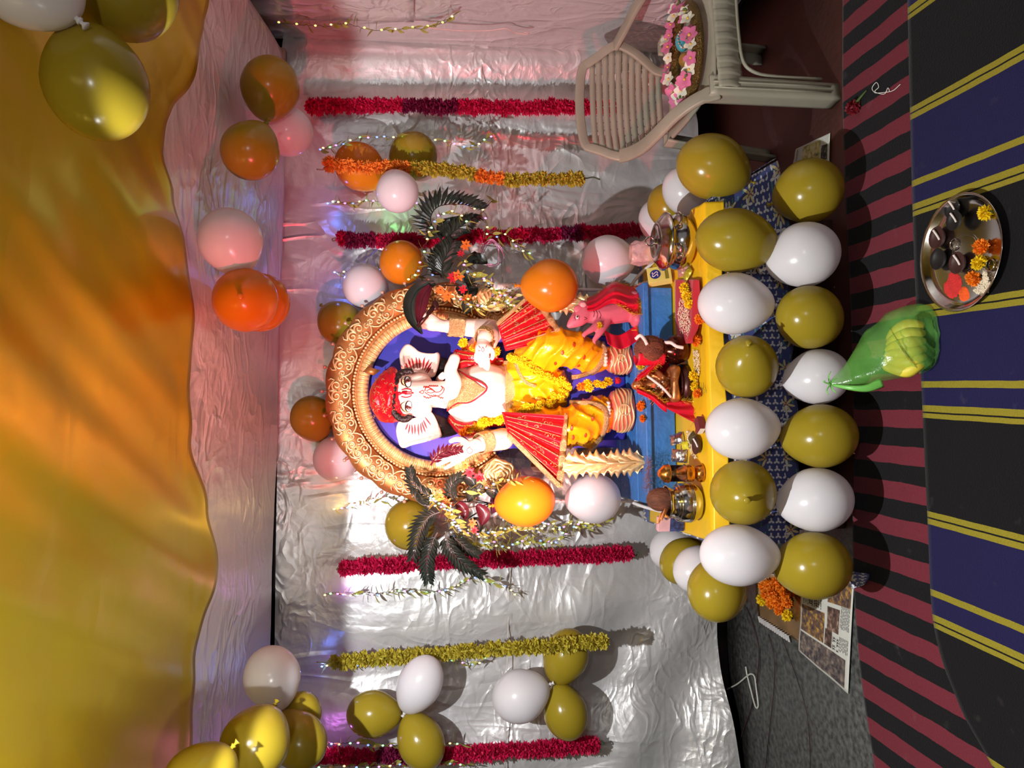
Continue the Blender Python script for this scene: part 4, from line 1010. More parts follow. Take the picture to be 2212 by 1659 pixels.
# ================================================================== fairy light strings
LEAFG = M('led_leaf', rgb(172,168,82), 0.4, 0, var=0.3, scale=60, transl=0.3)
WIREM = M('thin_wire', rgb(90,84,56), 0.4, 0.4)
def leaf_mesh(name, mat, L_, W_, bend=0.15, n=6):
    mb = MB(); vs = []; fs = []
    for i in range(n+1):
        t = i/n; w = W_*math.sin(PI*min(1, t*0.96+0.02))**0.8*(1-0.3*t); z = -bend*L_*t*t
        vs += [V((-w, L_*t, z+0.2*w)), V((0, L_*t, z)), V((w, L_*t, z+0.2*w))]
    for i in range(n):
        a = i*3; fs += [(a, a+1, a+4, a+3), (a+1, a+2, a+5, a+4)]
    mb.add(vs, fs); return mb.mesh(name, mat)
LLEAF = leaf_mesh('leaf', LEAFG, 0.042, 0.0095)
LEDC = {'b': (0.12,0.22,1.0), 'w': (1.0,0.66,0.22), 'g': (0.25,1.0,0.30), 'p': (0.72,0.20,1.0), 'y': (1.0,0.80,0.10), 'r': (1.0,0.12,0.10), 'k': (1.0,0.35,0.7)}
BULB = {}
for k_, c_ in LEDC.items():
    mb = MB(); mb.ell((0,0,0), (0.0036,0.0036,0.005), 10, 8)
    BULB[k_] = mb.mesh('bulb', M('led_'+{'b':'blue','w':'warm','g':'green','p':'purple','y':'yellow','r':'red','k':'pink'}[k_], c_, 0.3, emit=tuple(0.06+0.94*q for q in c_), estr=2.6))
def fairy(px, Y, seq, label, group='leafy fairy light strings', every=0.055, leaves=2.2, wild=0.004, plane=None, glow=()):
    f = plane if plane else (lambda x, y, Y_: P(x, y, Y_))
    pts = catmull([f(p[0], p[1], Y if len(p) < 3 else p[2]) for p in px], 8)
    pts = [p+V((rnd.uniform(-wild,wild), rnd.uniform(-wild,wild)*0.6, rnd.uniform(-wild,wild))) for p in pts]
    g = thing('fairy_lights', label, 'string lights', pts[0], group)
    MB().tube(pts, 0.0011, 4).build('wire', WIREM, g)
    acc = 0; nxt = 0; k = 0
    nl = 0; nxl = 0.006
    for a, b_ in zip(pts, pts[1:]):
        seg = (b_-a).length
        while seg > 0 and nxt <= acc+seg:
            p = a.lerp(b_, (nxt-acc)/seg); place('bulb', BULB[seq[k % len(seq)]], Matrix.Translation(p+V((0,-0.006,0))), g); k += 1; nxt += every*rnd.uniform(0.8, 1.2)
        while seg > 0 and leaves and nxl <= acc+seg:
            p = a.lerp(b_, (nxl-acc)/seg); t = (b_-a).normalized()
            d = (t*rnd.uniform(0.3,1)+V((rnd.uniform(-1,1), rnd.uniform(-.6,.1), rnd.uniform(-1,1)))*0.9).normalized()
            u, w, _ = frame(d); m4 = basis(u, d, w, p) @ Matrix.Scale(rnd.uniform(0.7, 1.15), 4)
            place('leaf', LLEAF, m4, g); nxl += 0.042/leaves*rnd.uniform(0.6, 1.4)
        acc += seg
    for (x, y, c) in glow:
        lamp('led_glow', 'POINT', f(x, y, Y)+V((0,-0.012,0)), LEDC[c], 0.22, 0.006)
    return g
FY = 3.19
fairy([(605,48),(655,54),(705,56),(750,52),(790,62),(835,66),(880,62),(920,60),(960,48),(982,36)], 0, 'yyyw', 'warm white leafy fairy lights on the right wall', plane=lambda x, y, Y_: PX(x, y, RIGHT_X-0.06), every=0.075)
fairy([(693,325),(705,320),(730,315),(768,301),(808,297),(850,296),(915,302),(960,306),(1010,319),(1035,310),(1050,300),(1072,296)], GY-0.12, 'bwgpbwgpb', 'fairy light string beside the right orange marigold garland', every=0.038)
fairy([(708,439),(723,437),(745,439),(765,440),(785,435),(810,434),(850,440),(905,440),(950,434),(1000,441),(1022,451),(1045,450),(1068,430)], FY, 'bwwpbwgpb', 'fairy light string passing behind the white balloon on the right', every=0.038, glow=((712,440,'b'),(840,436,'g')))
fairy([(724,590),(742,588),(780,586),(840,584),(900,596),(960,590)], FY, 'bwgp', 'short fairy light string starting above the upper right halo balloons', glow=((724,591,'b'),))
fairy([(722,1100),(760,1094),(800,1086),(840,1082),(870,1078),(905,1070),(930,1060)], FY, 'wpbgpw', 'fairy light string between the white halo balloon and the left plant', every=0.03, glow=((730,1095,'w'),))
fairy([(704,1283),(720,1281),(745,1283),(800,1285),(830,1282),(870,1276),(930,1279),(975,1270),(1000,1256),(1032,1247),(1062,1258),(1095,1268),(1112,1282)], FY, 'wgpbwggpbw', 'fairy light string left of the palm leaves', every=0.03, leaves=3, glow=((745,1278,'p'),))
fairy([(697,1438),(712,1436),(735,1438),(790,1436),(860,1432),(900,1430),(930,1420),(952,1423),(990,1430),(1020,1434),(1036,1430),(1050,1416)], FY-0.01, 'bwgpbwgp', 'fairy light string tangled in the left yellow garland', every=0.042, glow=((697,1439,'b'),))
fairy([(698,1600),(720,1606),(742,1607),(766,1603),(790,1608),(810,1610),(835,1608),(860,1610),(920,1606),(975,1604),(1000,1608)], FY-0.02, 'pbwgpbwg', 'fairy light string along the far left magenta garland', every=0.04, glow=((715,1600,'p'),))
fairy([(690,1656),(740,1652),(800,1656),(850,1650),(900,1645),(980,1648),(1010,1652)], FY-0.03, 'gpwb', 'fairy light string under the far left magenta garland at the frame edge', every=0.05)

# ================================================================== marigolds worn by the idol and lying about
MG_Y = petal_mat('marigold_yellow', rgb(250,206,20), 0.15); MG_O = petal_mat('marigold_orange', rgb(246,130,16), 0.15)
MY = [pompom('blossom', MG_Y, 150, 0.0215, 0.008, 0.0036, 31+i, 0.8) for i in range(3)]
MO_ = [pompom('blossom', MG_O, 150, 0.0215, 0.008, 0.0036, 41+i, 0.8) for i in range(2)]
def string_on(bvhs, px, label, pick, lift=0.014, fb=2.83, spacing=0.024, scale=1.0, group='marigold garlands on the idol'):
    c = catmull([V((a, b_, 0)) for a, b_ in px], 10); pts = []
    for q in c:
        best = None
        for bv in bvhs:
            d = ray(q.x, q.y).normalized(); loc, nor, i, dist = bv.ray_cast(CAM, d)
            if loc is not None and (best is None or dist < best[1]): best = (loc, dist)
        pts.append((best[0] if best else P(q.x, q.y, fb))-ray(q.x, q.y).normalized()*lift)
    for _ in range(3): pts = [pts[0]]+[(a+b_*2+c_)/4 for a, b_, c_ in zip(pts, pts[1:], pts[2:])]+[pts[-1]]
    g = thing('marigold_string', label, 'garland', pts[0], group)
    MB().tube(pts, 0.002, 5).build('string', MATS['green_wire'], g)
    acc = 0; nxt = 0; k = 0
    for a, b_ in zip(pts, pts[1:]):
        seg = (b_-a).length
        while seg > 0 and nxt <= acc+seg:
            p = a.lerp(b_, (nxt-acc)/seg); u, w, d = frame(V((rnd.uniform(-1,1), rnd.uniform(-1,1), rnd.uniform(-1,1))))
            place('blossom', pick(k), basis(u, w, d, p+V((rnd.uniform(-.008,.008), rnd.uniform(-.004,.004), rnd.uniform(-.008,.008)))) @ Matrix.Scale(scale*rnd.uniform(0.85,1.1), 4), g); k += 1; nxt += spacing*rnd.uniform(.85,1.15)
        acc += seg
    return g
string_on([dh_bvh, body_bvh], [(1106,768),(1130,784),(1160,800),(1190,814),(1214,824),(1228,838),(1214,851),(1186,866),(1150,880),(1112,895)], 'V-shaped string of yellow marigolds across the lap of the idol', lambda k: MY[k % 3], spacing=0.017, scale=0.95)
string_on([dh_bvh], [(1252,838),(1268,832),(1285,834),(1302,828),(1320,824)], 'short drop of yellow marigolds between the feet of the idol', lambda k: MO_[0] if k == 0 else MY[k % 3], fb=2.80, spacing=0.022)
string_on([body_bvh], [(1003,932),(1025,924),(1045,914),(1068,906),(1092,900)], 'yellow marigold strand over the left shoulder of the idol', lambda k: MO_[0] if k < 2 else MY[k % 3], spacing=0.018)
string_on([body_bvh], [(998,744),(1012,752),(1024,750),(1046,748),(1066,756),(1080,762)], 'orange and yellow marigold strand at the right shoulder, behind the hand', lambda k: MO_[k % 2] if k % 3 else MY[0], lift=-0.005, fb=2.95, spacing=0.03)
RB = M('rose_petal', rgb(190,16,40), 0.5, 0, var=0.2, scale=60)
def rose(name, c, r, mat, label):
    mb = MB(); mb.ell(c, r*0.45, 10, 7)
    for k in range(11):
        a = k*2.4; t = 0.3+0.7*k/11; u = V((math.cos(a), math.sin(a)*0.8-0.3, 0.35-0.35*t)).normalized(); s_ = V((0,0,1)).cross(u).normalized(); w = u.cross(s_)
        cc = c+u*r*0.4*t
        mb.grid(lambda p, q: cc+s_*(r*0.6*(p-0.5)*2*math.sin(PI*(0.15+0.8*q)))+w*(r*0.9*(q-0.3))+u*(r*0.35*(q**2)-r*0.2*(2*p-1)**2), 6, 5)
    return tag(mb.build(name, mat, base=c-V((0,0,r)), solid=0.001), label, 'flower')
rose('rose', P(1337,822,2.80), 0.020, RB, 'red rose at the foot of the short marigold drop')
gl = 'loose marigolds on the shrine'
def bloom(c, s_, kind, label, group=gl):
    me = (MY if kind == 'y' else MO_)[rnd.randrange(2)]
    o = bpy.data.objects.new('marigold', me); COL.objects.link(o); o.location = c; o.scale = (s_,)*3; o.rotation_euler = (rnd.uniform(-.5,.5), rnd.uniform(-.5,.5), rnd.uniform(0,6)); WL[o] = V(c)
    tag(o, label, 'flower', group)
    # green calyx under the head
    ca = MB().lathe([(0.001,-0.020),(0.005,-0.018),(0.006,-0.010),(0.009,-0.004)], 8).mesh('calyx', M('calyx_green', rgb(70,90,40), 0.6))
    k = bpy.data.objects.new('calyx', ca); COL.objects.link(k); k.parent = o; WL[k] = V(c)
    return o
for (x, y, s_, kd, zz, lb) in ((1383,787,1.05,'y',PLZ,'yellow marigold on the plinth above the coconut'), (1384,877,1.0,'o',PLZ,'orange marigold on the plinth left of the veil top'), (1388,904,0.72,'o',PLZ,'smallest orange marigold on the plinth'),
    (1504,737,0.95,'o',ZT,'orange marigold in front of the dark pot'), (1498,812,0.95,'y',ZT,'yellow marigold in front of the small bronze idol'), (1500,834,0.85,'y',ZT,'deeper yellow marigold touching an orange one before the bronze idol'),
    (1506,850,0.85,'o',ZT,'orange marigold before the left half of the bronze idol'), (1511,690,0.95,'o',ZT,'orange marigold on the fold of the red cloth')):
    p = PZ(x, y, zz+0.016*s_); bloom(p, s_, kd, lb)
# ================================================================== plants in vases on white stands
DLEAF = M('dark_leaf', rgb(38,44,38), 0.36, 0, var=0.4, scale=14, transl=0.05); RLEAF = M('maroon_leaf', rgb(78,22,34), 0.3, 0, var=0.3, scale=14)
STEM = M('plant_stem', rgb(60,48,34), 0.6)
STANDW = M('white_metal', rgb(226,214,214), 0.35, 0.1)
def frond(px, Y, leaf_px, n, side=(1,1), mat=DLEAF, parent=None, name='palm_leaf', wid=3.6, fan=0.7):
    pts = catmull([P(p[0], p[1], Y if len(p) < 3 else p[2]) for p in px], 10); s = mpp(pts[0]); mb = MB()
    mb.tube(pts, [0.0035*(1-0.7*i/len(pts)) for i in range(len(pts))], 5)
    N = len(pts)
    for i in range(n):
        t = 0.12+0.88*i/(n-1); f = t*(N-1); k = min(int(f), N-2); p = pts[k].lerp(pts[k+1], f-k); d = (pts[k+1]-pts[k]).normalized()
        nrm = V((0,-1,0)); sd = d.cross(nrm).normalized()
        L_ = leaf_px*s*(0.55+0.45*math.sin(PI*min(1, t*0.85+0.12)))*rnd.uniform(0.9, 1.1)
        for sg in (-1, 1):
            if not side[0 if sg < 0 else 1]: continue
            dr = (sd*sg*fan+d*(0.55+0.5*t)+nrm*rnd.uniform(-.1,.25)).normalized(); w = dr.cross(nrm).normalized()*wid*s
            tip = p+dr*L_+nrm*(-0.008); mid = p+dr*L_*0.5
            mb.add([p-w*0.25, mid-w+nrm*0.003, tip, mid+w+nrm*0.003, p+w*0.25, mid-nrm*0.0015], [(0,1,5), (1,2,5), (2,3,5), (3,4,5), (4,0,5)])
    return mb.build(name, mat, parent, smooth=False)
def broad(px, Y, w_px, mat, parent, name='broad_leaf'):
    pts = catmull([P(p[0], p[1], Y if len(p) < 3 else p[2]) for p in px], 6); s = mpp(pts[0]); mb = MB(); N = len(pts); vs = []; fs = []
    for i, p in enumerate(pts):
        t = i/(N-1); d = (pts[min(i+1, N-1)]-pts[max(i-1, 0)]).normalized(); sd = d.cross(V((0,-1,0))).normalized(); w = w_px*s*math.sin(PI*min(1, 0.08+0.9*t))**0.8
        vs += [p-sd*w+V((0,-0.01,0)), p-sd*w*0.5+V((0,-0.002,0)), p, p+sd*w*0.5+V((0,-0.002,0)), p+sd*w+V((0,-0.01,0))]
    for i in range(N-1):
        for j in range(4): a = i*5+j; fs.append((a, a+1, a+6, a+5))
    mb.add(vs, fs); mb.tube([p+V((0,-0.002,0)) for p in pts], 0.0018, 4)
    return mb.build(name, mat, parent)
def lily(c, r, mat, parent, n=7, name='flower'):
    mb = MB()
    for k in range(n):
        a = 2*PI*k/n+rnd.uniform(-.2,.2); d = V((math.cos(a), -0.35, math.sin(a))).normalized(); s_ = V((-math.sin(a), 0, math.cos(a)))
        mb.grid(lambda u, v: c+d*(r*v)+s_*(r*0.22*(u-0.5)*2*math.sin(PI*(0.1+0.86*v)))+V((0, 0.25*r*v*v, 0)), 2, 5)
    mb.ell(c+V((0,-0.006,0)), r*0.16, 8, 6)
    return mb.build(name, mat, parent)
OFL = M('orange_flower', rgb(236,120,40), 0.5, var=0.2, scale=60, transl=0.2); RFL = M('red_flower', rgb(200,24,44), 0.5, var=0.2, scale=60, transl=0.2)
# --- right plant
VY = 2.92
vr = thing('vase', 'white printed vase of artificial plants right of the idol', 'vase', P(1131, 626, VY))
c_ = P(1131, 626, VY); s_ = mpp(c_); top = P(1062, 622, VY)
Hh = (top-c_).z
MB().lathe([(11*s_,0),(13*s_,Hh*0.1),(15*s_,Hh*0.75),(24*s_,Hh*0.90),(26*s_,Hh),(23*s_,Hh),(13*s_,Hh*0.78),(10*s_,Hh*0.2)], 28, Matrix.Translation(c_), cap1=True).build('vase_body', M('white_glaze', rgb(236,226,222), 0.25, var=0.05, scale=40), vr)
MB().tube([c_+V((26*s_*math.cos(t*PI/12), 26*s_*math.sin(t*PI/12), Hh)) for t in range(24)], 0.003, 6, closed=True).build('vase_rim', M('lilac_glaze', rgb(150,130,190), 0.2), vr)
mb = MB()
for k in range(14):
    a = PI+PI*k/13*1.0; zz = Hh*(0.25+0.1*(k % 4)); mb.tube([c_+V((14.6*s_*math.cos(a+q*0.05), 14.6*s_*math.sin(a+q*0.05), zz+0.006*math.sin(q*2))) for q in range(4)], 0.0012, 4)
mb.build('vase_print', GOLDTRIM, vr)
pr = thing('artificial_plant', 'dark palm and orange lily arrangement right of the halo', 'plant', top)
for e in ((958,525),(958,600),(985,560),(1010,575),(940,615),(1000,610)):
    MB().tube(catmull([top, P((top_ := 1062)*0.5+e[0]*0.5+8, 622*0.5+e[1]*0.5, VY), P(e[0], e[1], VY)], 6), 0.0022, 5).build('stem', STEM, pr)
frond([(962,530),(940,500),(930,470),(950,445),(1000,442),(1035,452)], 2.93, 46, 26, (1,0), parent=pr, fan=1.0, wid=5.5)
frond([(962,530),(945,505),(950,478),(985,468),(1025,462)], 2.95, 44, 20, (0,1), parent=pr, fan=0.9, wid=5.5)
frond([(962,525),(975,505),(995,490),(1015,476)], 2.91, 34, 14, parent=pr, wid=5.5)
frond([(957,602),(955,575),(965,550),(975,530)], 2.90, 42, 16, parent=pr, wid=5.5)
frond([(955,600),(945,580),(942,560),(950,540)], 2.94, 30, 12, parent=pr, wid=5)
for (x, y, ang) in ((1020,560,0),(1005,590,1),(1030,545,2),(985,620,0.5),(1030,620,2.5),(1005,645,1.3)):
    broad([(x, y), (x+16*math.cos(ang), y+16*math.sin(ang)), (x+34*math.cos(ang+0.3), y+34*math.sin(ang+0.3))], 2.92, 13, DLEAF, pr)
broad([(940,612),(905,625),(888,655),(892,690),(912,722)], 2.86, 17, DLEAF, pr)
broad([(930,618),(915,640),(908,668),(903,700)], 2.85, 14, RLEAF, pr)
for (x, y, r, m_) in ((1006,530,.024,OFL),(990,596,.026,OFL),(978,600,.024,RFL),(967,640,.026,OFL),(995,548,.016,RFL),(1010,645,.024,OFL),(1000,625,.02,RFL),(950,628,.02,OFL)):
    lily(P(x, y, 2.86), r, m_, pr)
# --- left plant
VL = 2.92
cl_ = P(1150, 1088, VL); topl = P(1062, 1088, VL)
vl = thing('vase', 'dark glazed vase half hidden behind the left gold balloon', 'vase', cl_)
Hl = (topl-cl_).z
MB().lathe([(12*s_,0),(20*s_,Hl*0.2),(22*s_,Hl*0.5),(15*s_,Hl*0.85),(20*s_,Hl),(17*s_,Hl),(12*s_,Hl*0.8)], 24, Matrix.Translation(cl_)).build('vase_body', M('plum_glaze', rgb(70,30,50), 0.25), vl)
mb = MB(); mb.tube([cl_+V((20*s_*math.cos(t*PI/12), 20*s_*math.sin(t*PI/12), Hl)) for t in range(24)], 0.003, 6, closed=True); mb.build('vase_rim', MATS['plum_glaze'], vl)
pl_ = thing('artificial_plant', 'dark palm arrangement spreading left of the halo', 'plant', topl)
for e in ((950,1080),(945,1108),(940,1165),(962,1150),(985,1070),(1010,1120)):
    MB().tube(catmull([topl, P(1062*0.45+e[0]*0.55, 1088*0.45+e[1]*0.55, VL), P(e[0], e[1], VL-0.02)], 6), 0.0022, 5).build('stem', STEM, pl_)
frond([(945,1075),(915,1065),(895,1045),(886,1018)], 2.86, 30, 11, parent=pl_, wid=4, fan=0.6)
frond([(938,1082),(925,1092),(908,1088),(890,1070)], 2.85, 34, 9, (0,1), parent=pl_, wid=4.5, fan=1.0)
frond([(950,1106),(925,1118),(905,1150),(893,1200)], 2.85, 36, 15, parent=pl_, wid=4.2, fan=0.7)
frond([(945,1150),(930,1180),(922,1215),(925,1250)], 2.86, 34, 13, parent=pl_, wid=4.5, fan=0.7)
frond([(962,1148),(970,1180),(995,1212),(1035,1238)], 2.87, 34, 14, parent=pl_, wid=4.2, fan=0.6)
frond([(968,1150),(985,1165),(1005,1182),(1028,1195)], 2.90, 26, 9, parent=pl_, wid=4.5)
frond([(985,1085),(975,1065),(978,1045),(992,1032)], 2.86, 26, 10, parent=pl_, wid=4.5)
frond([(930,1005),(945,985),(965,975),(990,972)], 2.80, 26, 9, (1,1), mat=RLEAF, parent=pl_, wid=3.4)
broad([(985,1085),(1000,1100),(1005,1122)], 2.86, 12, RLEAF, pl_); broad([(1030,1090),(1045,1110),(1040,1135)], 2.88, 14, RLEAF, pl_)
for (x, y, ang) in ((1000,1030,0.4),(1015,1050,1.4),(1040,1045,2.2),(1020,1120,0.8),(1050,1060,0.2)):
    broad([(x, y), (x+16*math.cos(ang), y+16*math.sin(ang)), (x+34*math.cos(ang+0.3), y+34*math.sin(ang+0.3))], 2.90, 13, DLEAF, pl_)
for (x, y, r, m_) in ((965,1085,.022,OFL),(1020,1130,.02,OFL),(1015,1020,.024,RFL),(1005,1005,.02,OFL),(1035,1030,.024,RFL),(1025,1145,.016,RFL)):
    lily(P(x, y, 2.85), r, m_, pl_)
# --- stands with curved white legs
def stand(x_top, y0, feet, Y, label):
    t0 = P(x_top, y0, Y); so = thing('plant_stand', label, 'stand', V((t0.x, Y, ZT)))
    lo = P(1368, y0, Y)
    MB().tube([t0, lo], 0.007, 8).build('pole', STANDW, so)
    MB().lathe([(0.05,-0.006),(0.05,0.0)], 20, Matrix.Translation(t0)).build('tray', STANDW, so)
    for f in feet:
        e = PZ(f[0], f[1], ZT+0.006); e.y = min(e.y, 3.08)
        m_ = lo.lerp(e, 0.5)+V((0,0,0.02)); MB().tube(catmull([lo+V((0,0,0.02)), m_, V((e.x, e.y, ZT+0.006))], 8), 0.0065, 8).build('leg', STANDW, so)
    return so
stand(1133, 626, ((1412,566),(1432,600),(1420,650)), VY, 'white metal plant stand behind the white balloon on the right')
stand(1152, 1082, ((1425,1042),(1440,1108),(1425,1075)), VL, 'white metal plant stand with curved legs behind the left steel pot')
# --- tangled strings around both plants
fairy([(885,604),(905,580),(915,545),(925,505),(935,478),(955,464),(985,462),(1008,478)], 2.86, 'wgbpgw', 'fairy light string curling over the right palm leaf', every=0.05, wild=0.008)
fairy([(1046,450),(1050,485),(1060,510),(1092,508),(1112,528),(1128,538),(1150,556)], 3.0, 'wpwgbw', 'fairy light string draped from the backdrop to the right gold balloon', every=0.06, wild=0.01)
fairy([(1000,560),(1015,590),(1042,600),(1060,622),(1085,640),(1100,660),(1120,668),(1148,668)], 2.83, 'wpbwg', 'fairy light string over the white vase', every=0.04, wild=0.012, leaves=3.5)
fairy([(985,640),(1010,655),(1030,668),(1050,660),(1090,650),(1110,640)], 2.84, 'wpyb', 'fairy light string across the right side rosette', every=0.045, wild=0.012, leaves=3.5)
fairy([(925,1072),(945,1082),(965,1100),(980,1125),(992,1142)], 2.83, 'wbwgpb', 'dense knot of fairy lights at the heart of the left plant', every=0.016, wild=0.014, leaves=5)
fairy([(992,1142),(1030,1150),(1070,1150),(1110,1142),(1150,1138),(1200,1135),(1250,1132),(1305,1124)], 2.93, 'wbwpw', 'thick band of fairy lights below the left gold balloon', every=0.022, wild=0.016, leaves=5)
fairy([(985,1160),(1015,1178),(1050,1172),(1085,1178),(1130,1168),(1170,1172),(1205,1165),(1225,1150)], 2.96, 'bgpwbw', 'lower fairy light string below the left gold balloon', every=0.035, wild=0.012, leaves=4)
fairy([(1005,1062),(1030,1058),(1055,1052),(1070,1042),(1090,1036),(1110,1040),(1138,1042)], 2.76, 'wwpbw', 'fairy light string lying on the upper side of the left gold balloon', every=0.05, leaves=4)
# loose coil of bare wire at the right plant
mb = MB(); cen = P(1062, 552, 2.98)
mb.tube(catmull([cen+V((0.05*math.cos(i*0.9)*(1+0.25*math.sin(i)), 0.015*math.sin(i*1.7), 0.04*math.sin(i*0.9)*(1+0.3*math.cos(i*1.3)))) for i in range(30)], 6), 0.0013, 5)
tag(mb.build('wire_coil', M('lilac_wire', rgb(214,150,190), 0.25, 0.2), base=cen), 'loose coil of thin bare wire by the right plant', 'wire')

# ================================================================== mouse with red veil
def tinsel(path, L_, n, mat, parent, name='tinsel_fringe', spread=0.8, bias=V((0,-0.3,-0.2))):
    mb = MB(); N = len(path)
    for i in range(n):
        f = i/(n-1)*(N-1); k = min(int(f), N-2); p = path[k].lerp(path[k+1], f-k)
        d = (bias+V((rnd.uniform(-1,1), rnd.uniform(-1,1), rnd.uniform(-1,1)))*spread).normalized(); u, w, _ = frame(d); e = p+d*L_*rnd.uniform(.6,1.2)
        mb.add([p-u*0.0009, p+u*0.0009, e+u*0.0006, e-u*0.0006], [(0,1,2,3)])
    o = mb.build(name, mat, parent, smooth=False); o['kind'] = 'stuff'; return o
TINS = M('gold_tinsel', rgb(250,196,74), 0.28, 0.7, var=0.3, scale=90); VEIL = cloth_material('red_net', rgb(206,16,48), 0.45, 0.1, 0.3, 20.0)
MYY = 2.76
def mp_(x, y, d=0.0): return P(x, y, MYY+d)
MPINK = M('mouse_pink', rgb(206,104,122), 0.5, var=0.12, scale=8)
ms = thing('mouse_figure', 'pink clay mouse with a red tinsel veil sitting up at the right of the feet', 'figurine', V((mp_(1380,670).x, MYY, PLZ)))
mb = MB()
limb(mb, [mp_(1366,668,0.01), mp_(1335,672,0.0), mp_(1300,678,-0.01), mp_(1270,678,-0.01)], [0.046,0.048,0.042,0.034])
limb(mb, [mp_(1262,677,-0.012), mp_(1250,688,-0.02), mp_(1238,697,-0.025), mp_(1229,704,-0.03)], [0.036,0.030,0.020,0.009])
limb(mb, [mp_(1298,690,-0.03), mp_(1285,706,-0.05), mp_(1262,722,-0.06)], [0.018,0.014,0.009]); limb(mb, [mp_(1310,695,-0.03), mp_(1298,715,-0.05), mp_(1284,734,-0.055)], [0.018,0.014,0.009])
limb(mb, [mp_(1366,655,-0.01), mp_(1372,645,-0.03), mp_(1376,690,-0.05)], [0.034,0.024,0.014]); mb.ell(mp_(1372,690,-0.02), (0.03,0.04,0.018))
for dx, dy in ((0,-4),(3,0),(5,4)): limb(mb, [mp_(1264,721,-0.06), mp_(1258+dx,726+dy*0.5,-0.065)], [0.006,0.004]); limb(mb, [mp_(1285,733,-0.055), mp_(1281+dx,740+dy*0.5,-0.06)], [0.006,0.004])
mm = remeshed(mb, 'body', MPINK, 0.0045, 4); mz = bvh_of(mm); shift_mesh(mm, WL[ms]); finish('body', mm, ms, WL[ms])
for (x, y) in ((1260,658),(1250,668)):
    c = mp_(x, y, -0.035); MB().ell(c, (0.016,0.006,0.018), 14, 9).build('ear', MPINK, ms); 
MB().ell(mp_(1260,658,-0.042), (0.010,0.004,0.012), 12, 8).build('inner_ear', M('ear_rose', rgb(226,160,160), 0.5), ms)
ec = (1247,685)
e_ = MB().ell(hit(mz, *ec, 0.0)[0], (0.007,0.004,0.005), 12, 8).build('eye', WHITEP, ms)
MB().ell(hit(mz, *ec, 0.003)[0], (0.0035,0.003,0.0035), 10, 7).build('pupil', DARKP, e_)
draw(mz, [([(1243,680),(1241,686),(1244,692)], 0.0009), ([(1251,681),(1252,687),(1250,692)], 0.0008)]+[([(1243,680+3*k), (1238,677+4*k)], 0.0006) for k in range(5)], 'lash', DARKP, e_)
draw(mz, [[(1280,668),(1284,676),(1282,686)], [(1287,670),(1291,678),(1289,688)], [(1294,672),(1298,680),(1296,688)], [(1262,685),(1268,688),(1262,691)]], 'neck_stripe', DARKP, ms, r=0.0011)
MB().tube(catmull([mp_(1376,640,0.03), mp_(1380,620,0.02), mp_(1383,612,-0.02)], 6), [0.006*(1-0.05*i) for i in range(13)], 6).build('tail', MPINK, ms)
def mveil(u, v):
    x = 1268+(1380-1268)*v; y = 650-30*math.sin(min(1, v*1.6)*PI/2)+(28+34*v)*u*1.0+5*math.sin(v*9)
    return P(x, y-6, MYY+0.02-0.095*math.sin(min(1,u*1.25)*PI*0.5)**0.7+0.006*math.sin(u*18+v*6))
vo = MB().grid(mveil, 30, 40).build('veil', VEIL, ms, solid=0.0015)
tinsel([mveil(i/30, 1) for i in range(31)], 0.022, 260, TINS, vo); tinsel([mveil(0, i/30) for i in range(31)], 0.016, 200, TINS, vo); tinsel([mveil(1, 0.55+0.45*i/20) for i in range(21)], 0.018, 160, TINS, vo)
def mveil2(u, v): return P(1305+70*v+8*u, 712+30*u+12*math.sin(v*4), MYY-0.02-0.035*u+0.006*math.sin(v*16))
v2 = MB().grid(mveil2, 16, 24).build('veil', VEIL, ms, solid=0.0015)
tinsel([mveil2(i/20, 1) for i in range(21)], 0.02, 150, TINS, v2)
bloom(mp_(1294,704,-0.055), 0.8, 'y', 'yellow marigold held by the pink mouse')

# ================================================================== small bronze idol under a red veil
BRZ = M('old_bronze', rgb(176,116,72), 0.34, 0.75, var=0.35, scale=30)
BY = 2.555
def bp_(x, y, d=0.0): return P(x, y, BY+d)
bi = thing('bronze_idol', 'small bronze seated idol under a red veil with gold tinsel', 'idol', V((bp_(1490,830).x, BY, ZT)))
mb = MB()
mb.ell(bp_(1384,833), (0.021,0.021,0.024)); mb.ell(bp_(1376,833), (0.017,0.017,0.02)); limb(mb, [bp_(1396,832), bp_(1415,830), bp_(1440,828)], [0.017,0.031,0.034])
limb(mb, [bp_(1404,818), bp_(1420,806,-0.02), bp_(1432,815,-0.045)], [0.013,0.012,0.009]); limb(mb, [bp_(1404,846), bp_(1420,856,-0.02), bp_(1432,846,-0.045)], [0.013,0.012,0.009])
limb(mb, [bp_(1448,812,-0.01), bp_(1458,800,-0.045), bp_(1456,835,-0.055)], [0.024,0.020,0.012]); limb(mb, [bp_(1448,846,-0.01), bp_(1458,858,-0.045), bp_(1458,825,-0.06)], [0.024,0.020,0.012])
mb.ell(bp_(1434,830,-0.05), (0.017,0.014,0.014)); mb.ell(bp_(1388,833,-0.02), (0.005,0.006,0.005))
mm = remeshed(mb, 'figure', BRZ, 0.0035, 3); fz = bvh_of(mm); shift_mesh(mm, WL[bi]); finish('figure', mm, bi, WL[bi])
cz = bp_(1466,830); 
MB().lathe([(0.07,ZT-cz.z-0.0+0.0),(0.07,ZT-cz.z+0.02),(0.058,ZT-cz.z+0.026),(0.05,ZT-cz.z+0.040),(0.062,0.0),(0.03,0.004)], 28, Matrix.Translation(cz)).build('pedestal', M('dark_bronze', rgb(70,36,34), 0.35, 0.5), bi)
mb = MB()
for k in range(5): mb.ell(fz and hit(fz, 1412+5*k, 822+5*k, 0.004)[0], 0.0045, 8, 6); mb.ell(hit(fz, 1412+5*k, 842-4*k, 0.004)[0], 0.0045, 8, 6)
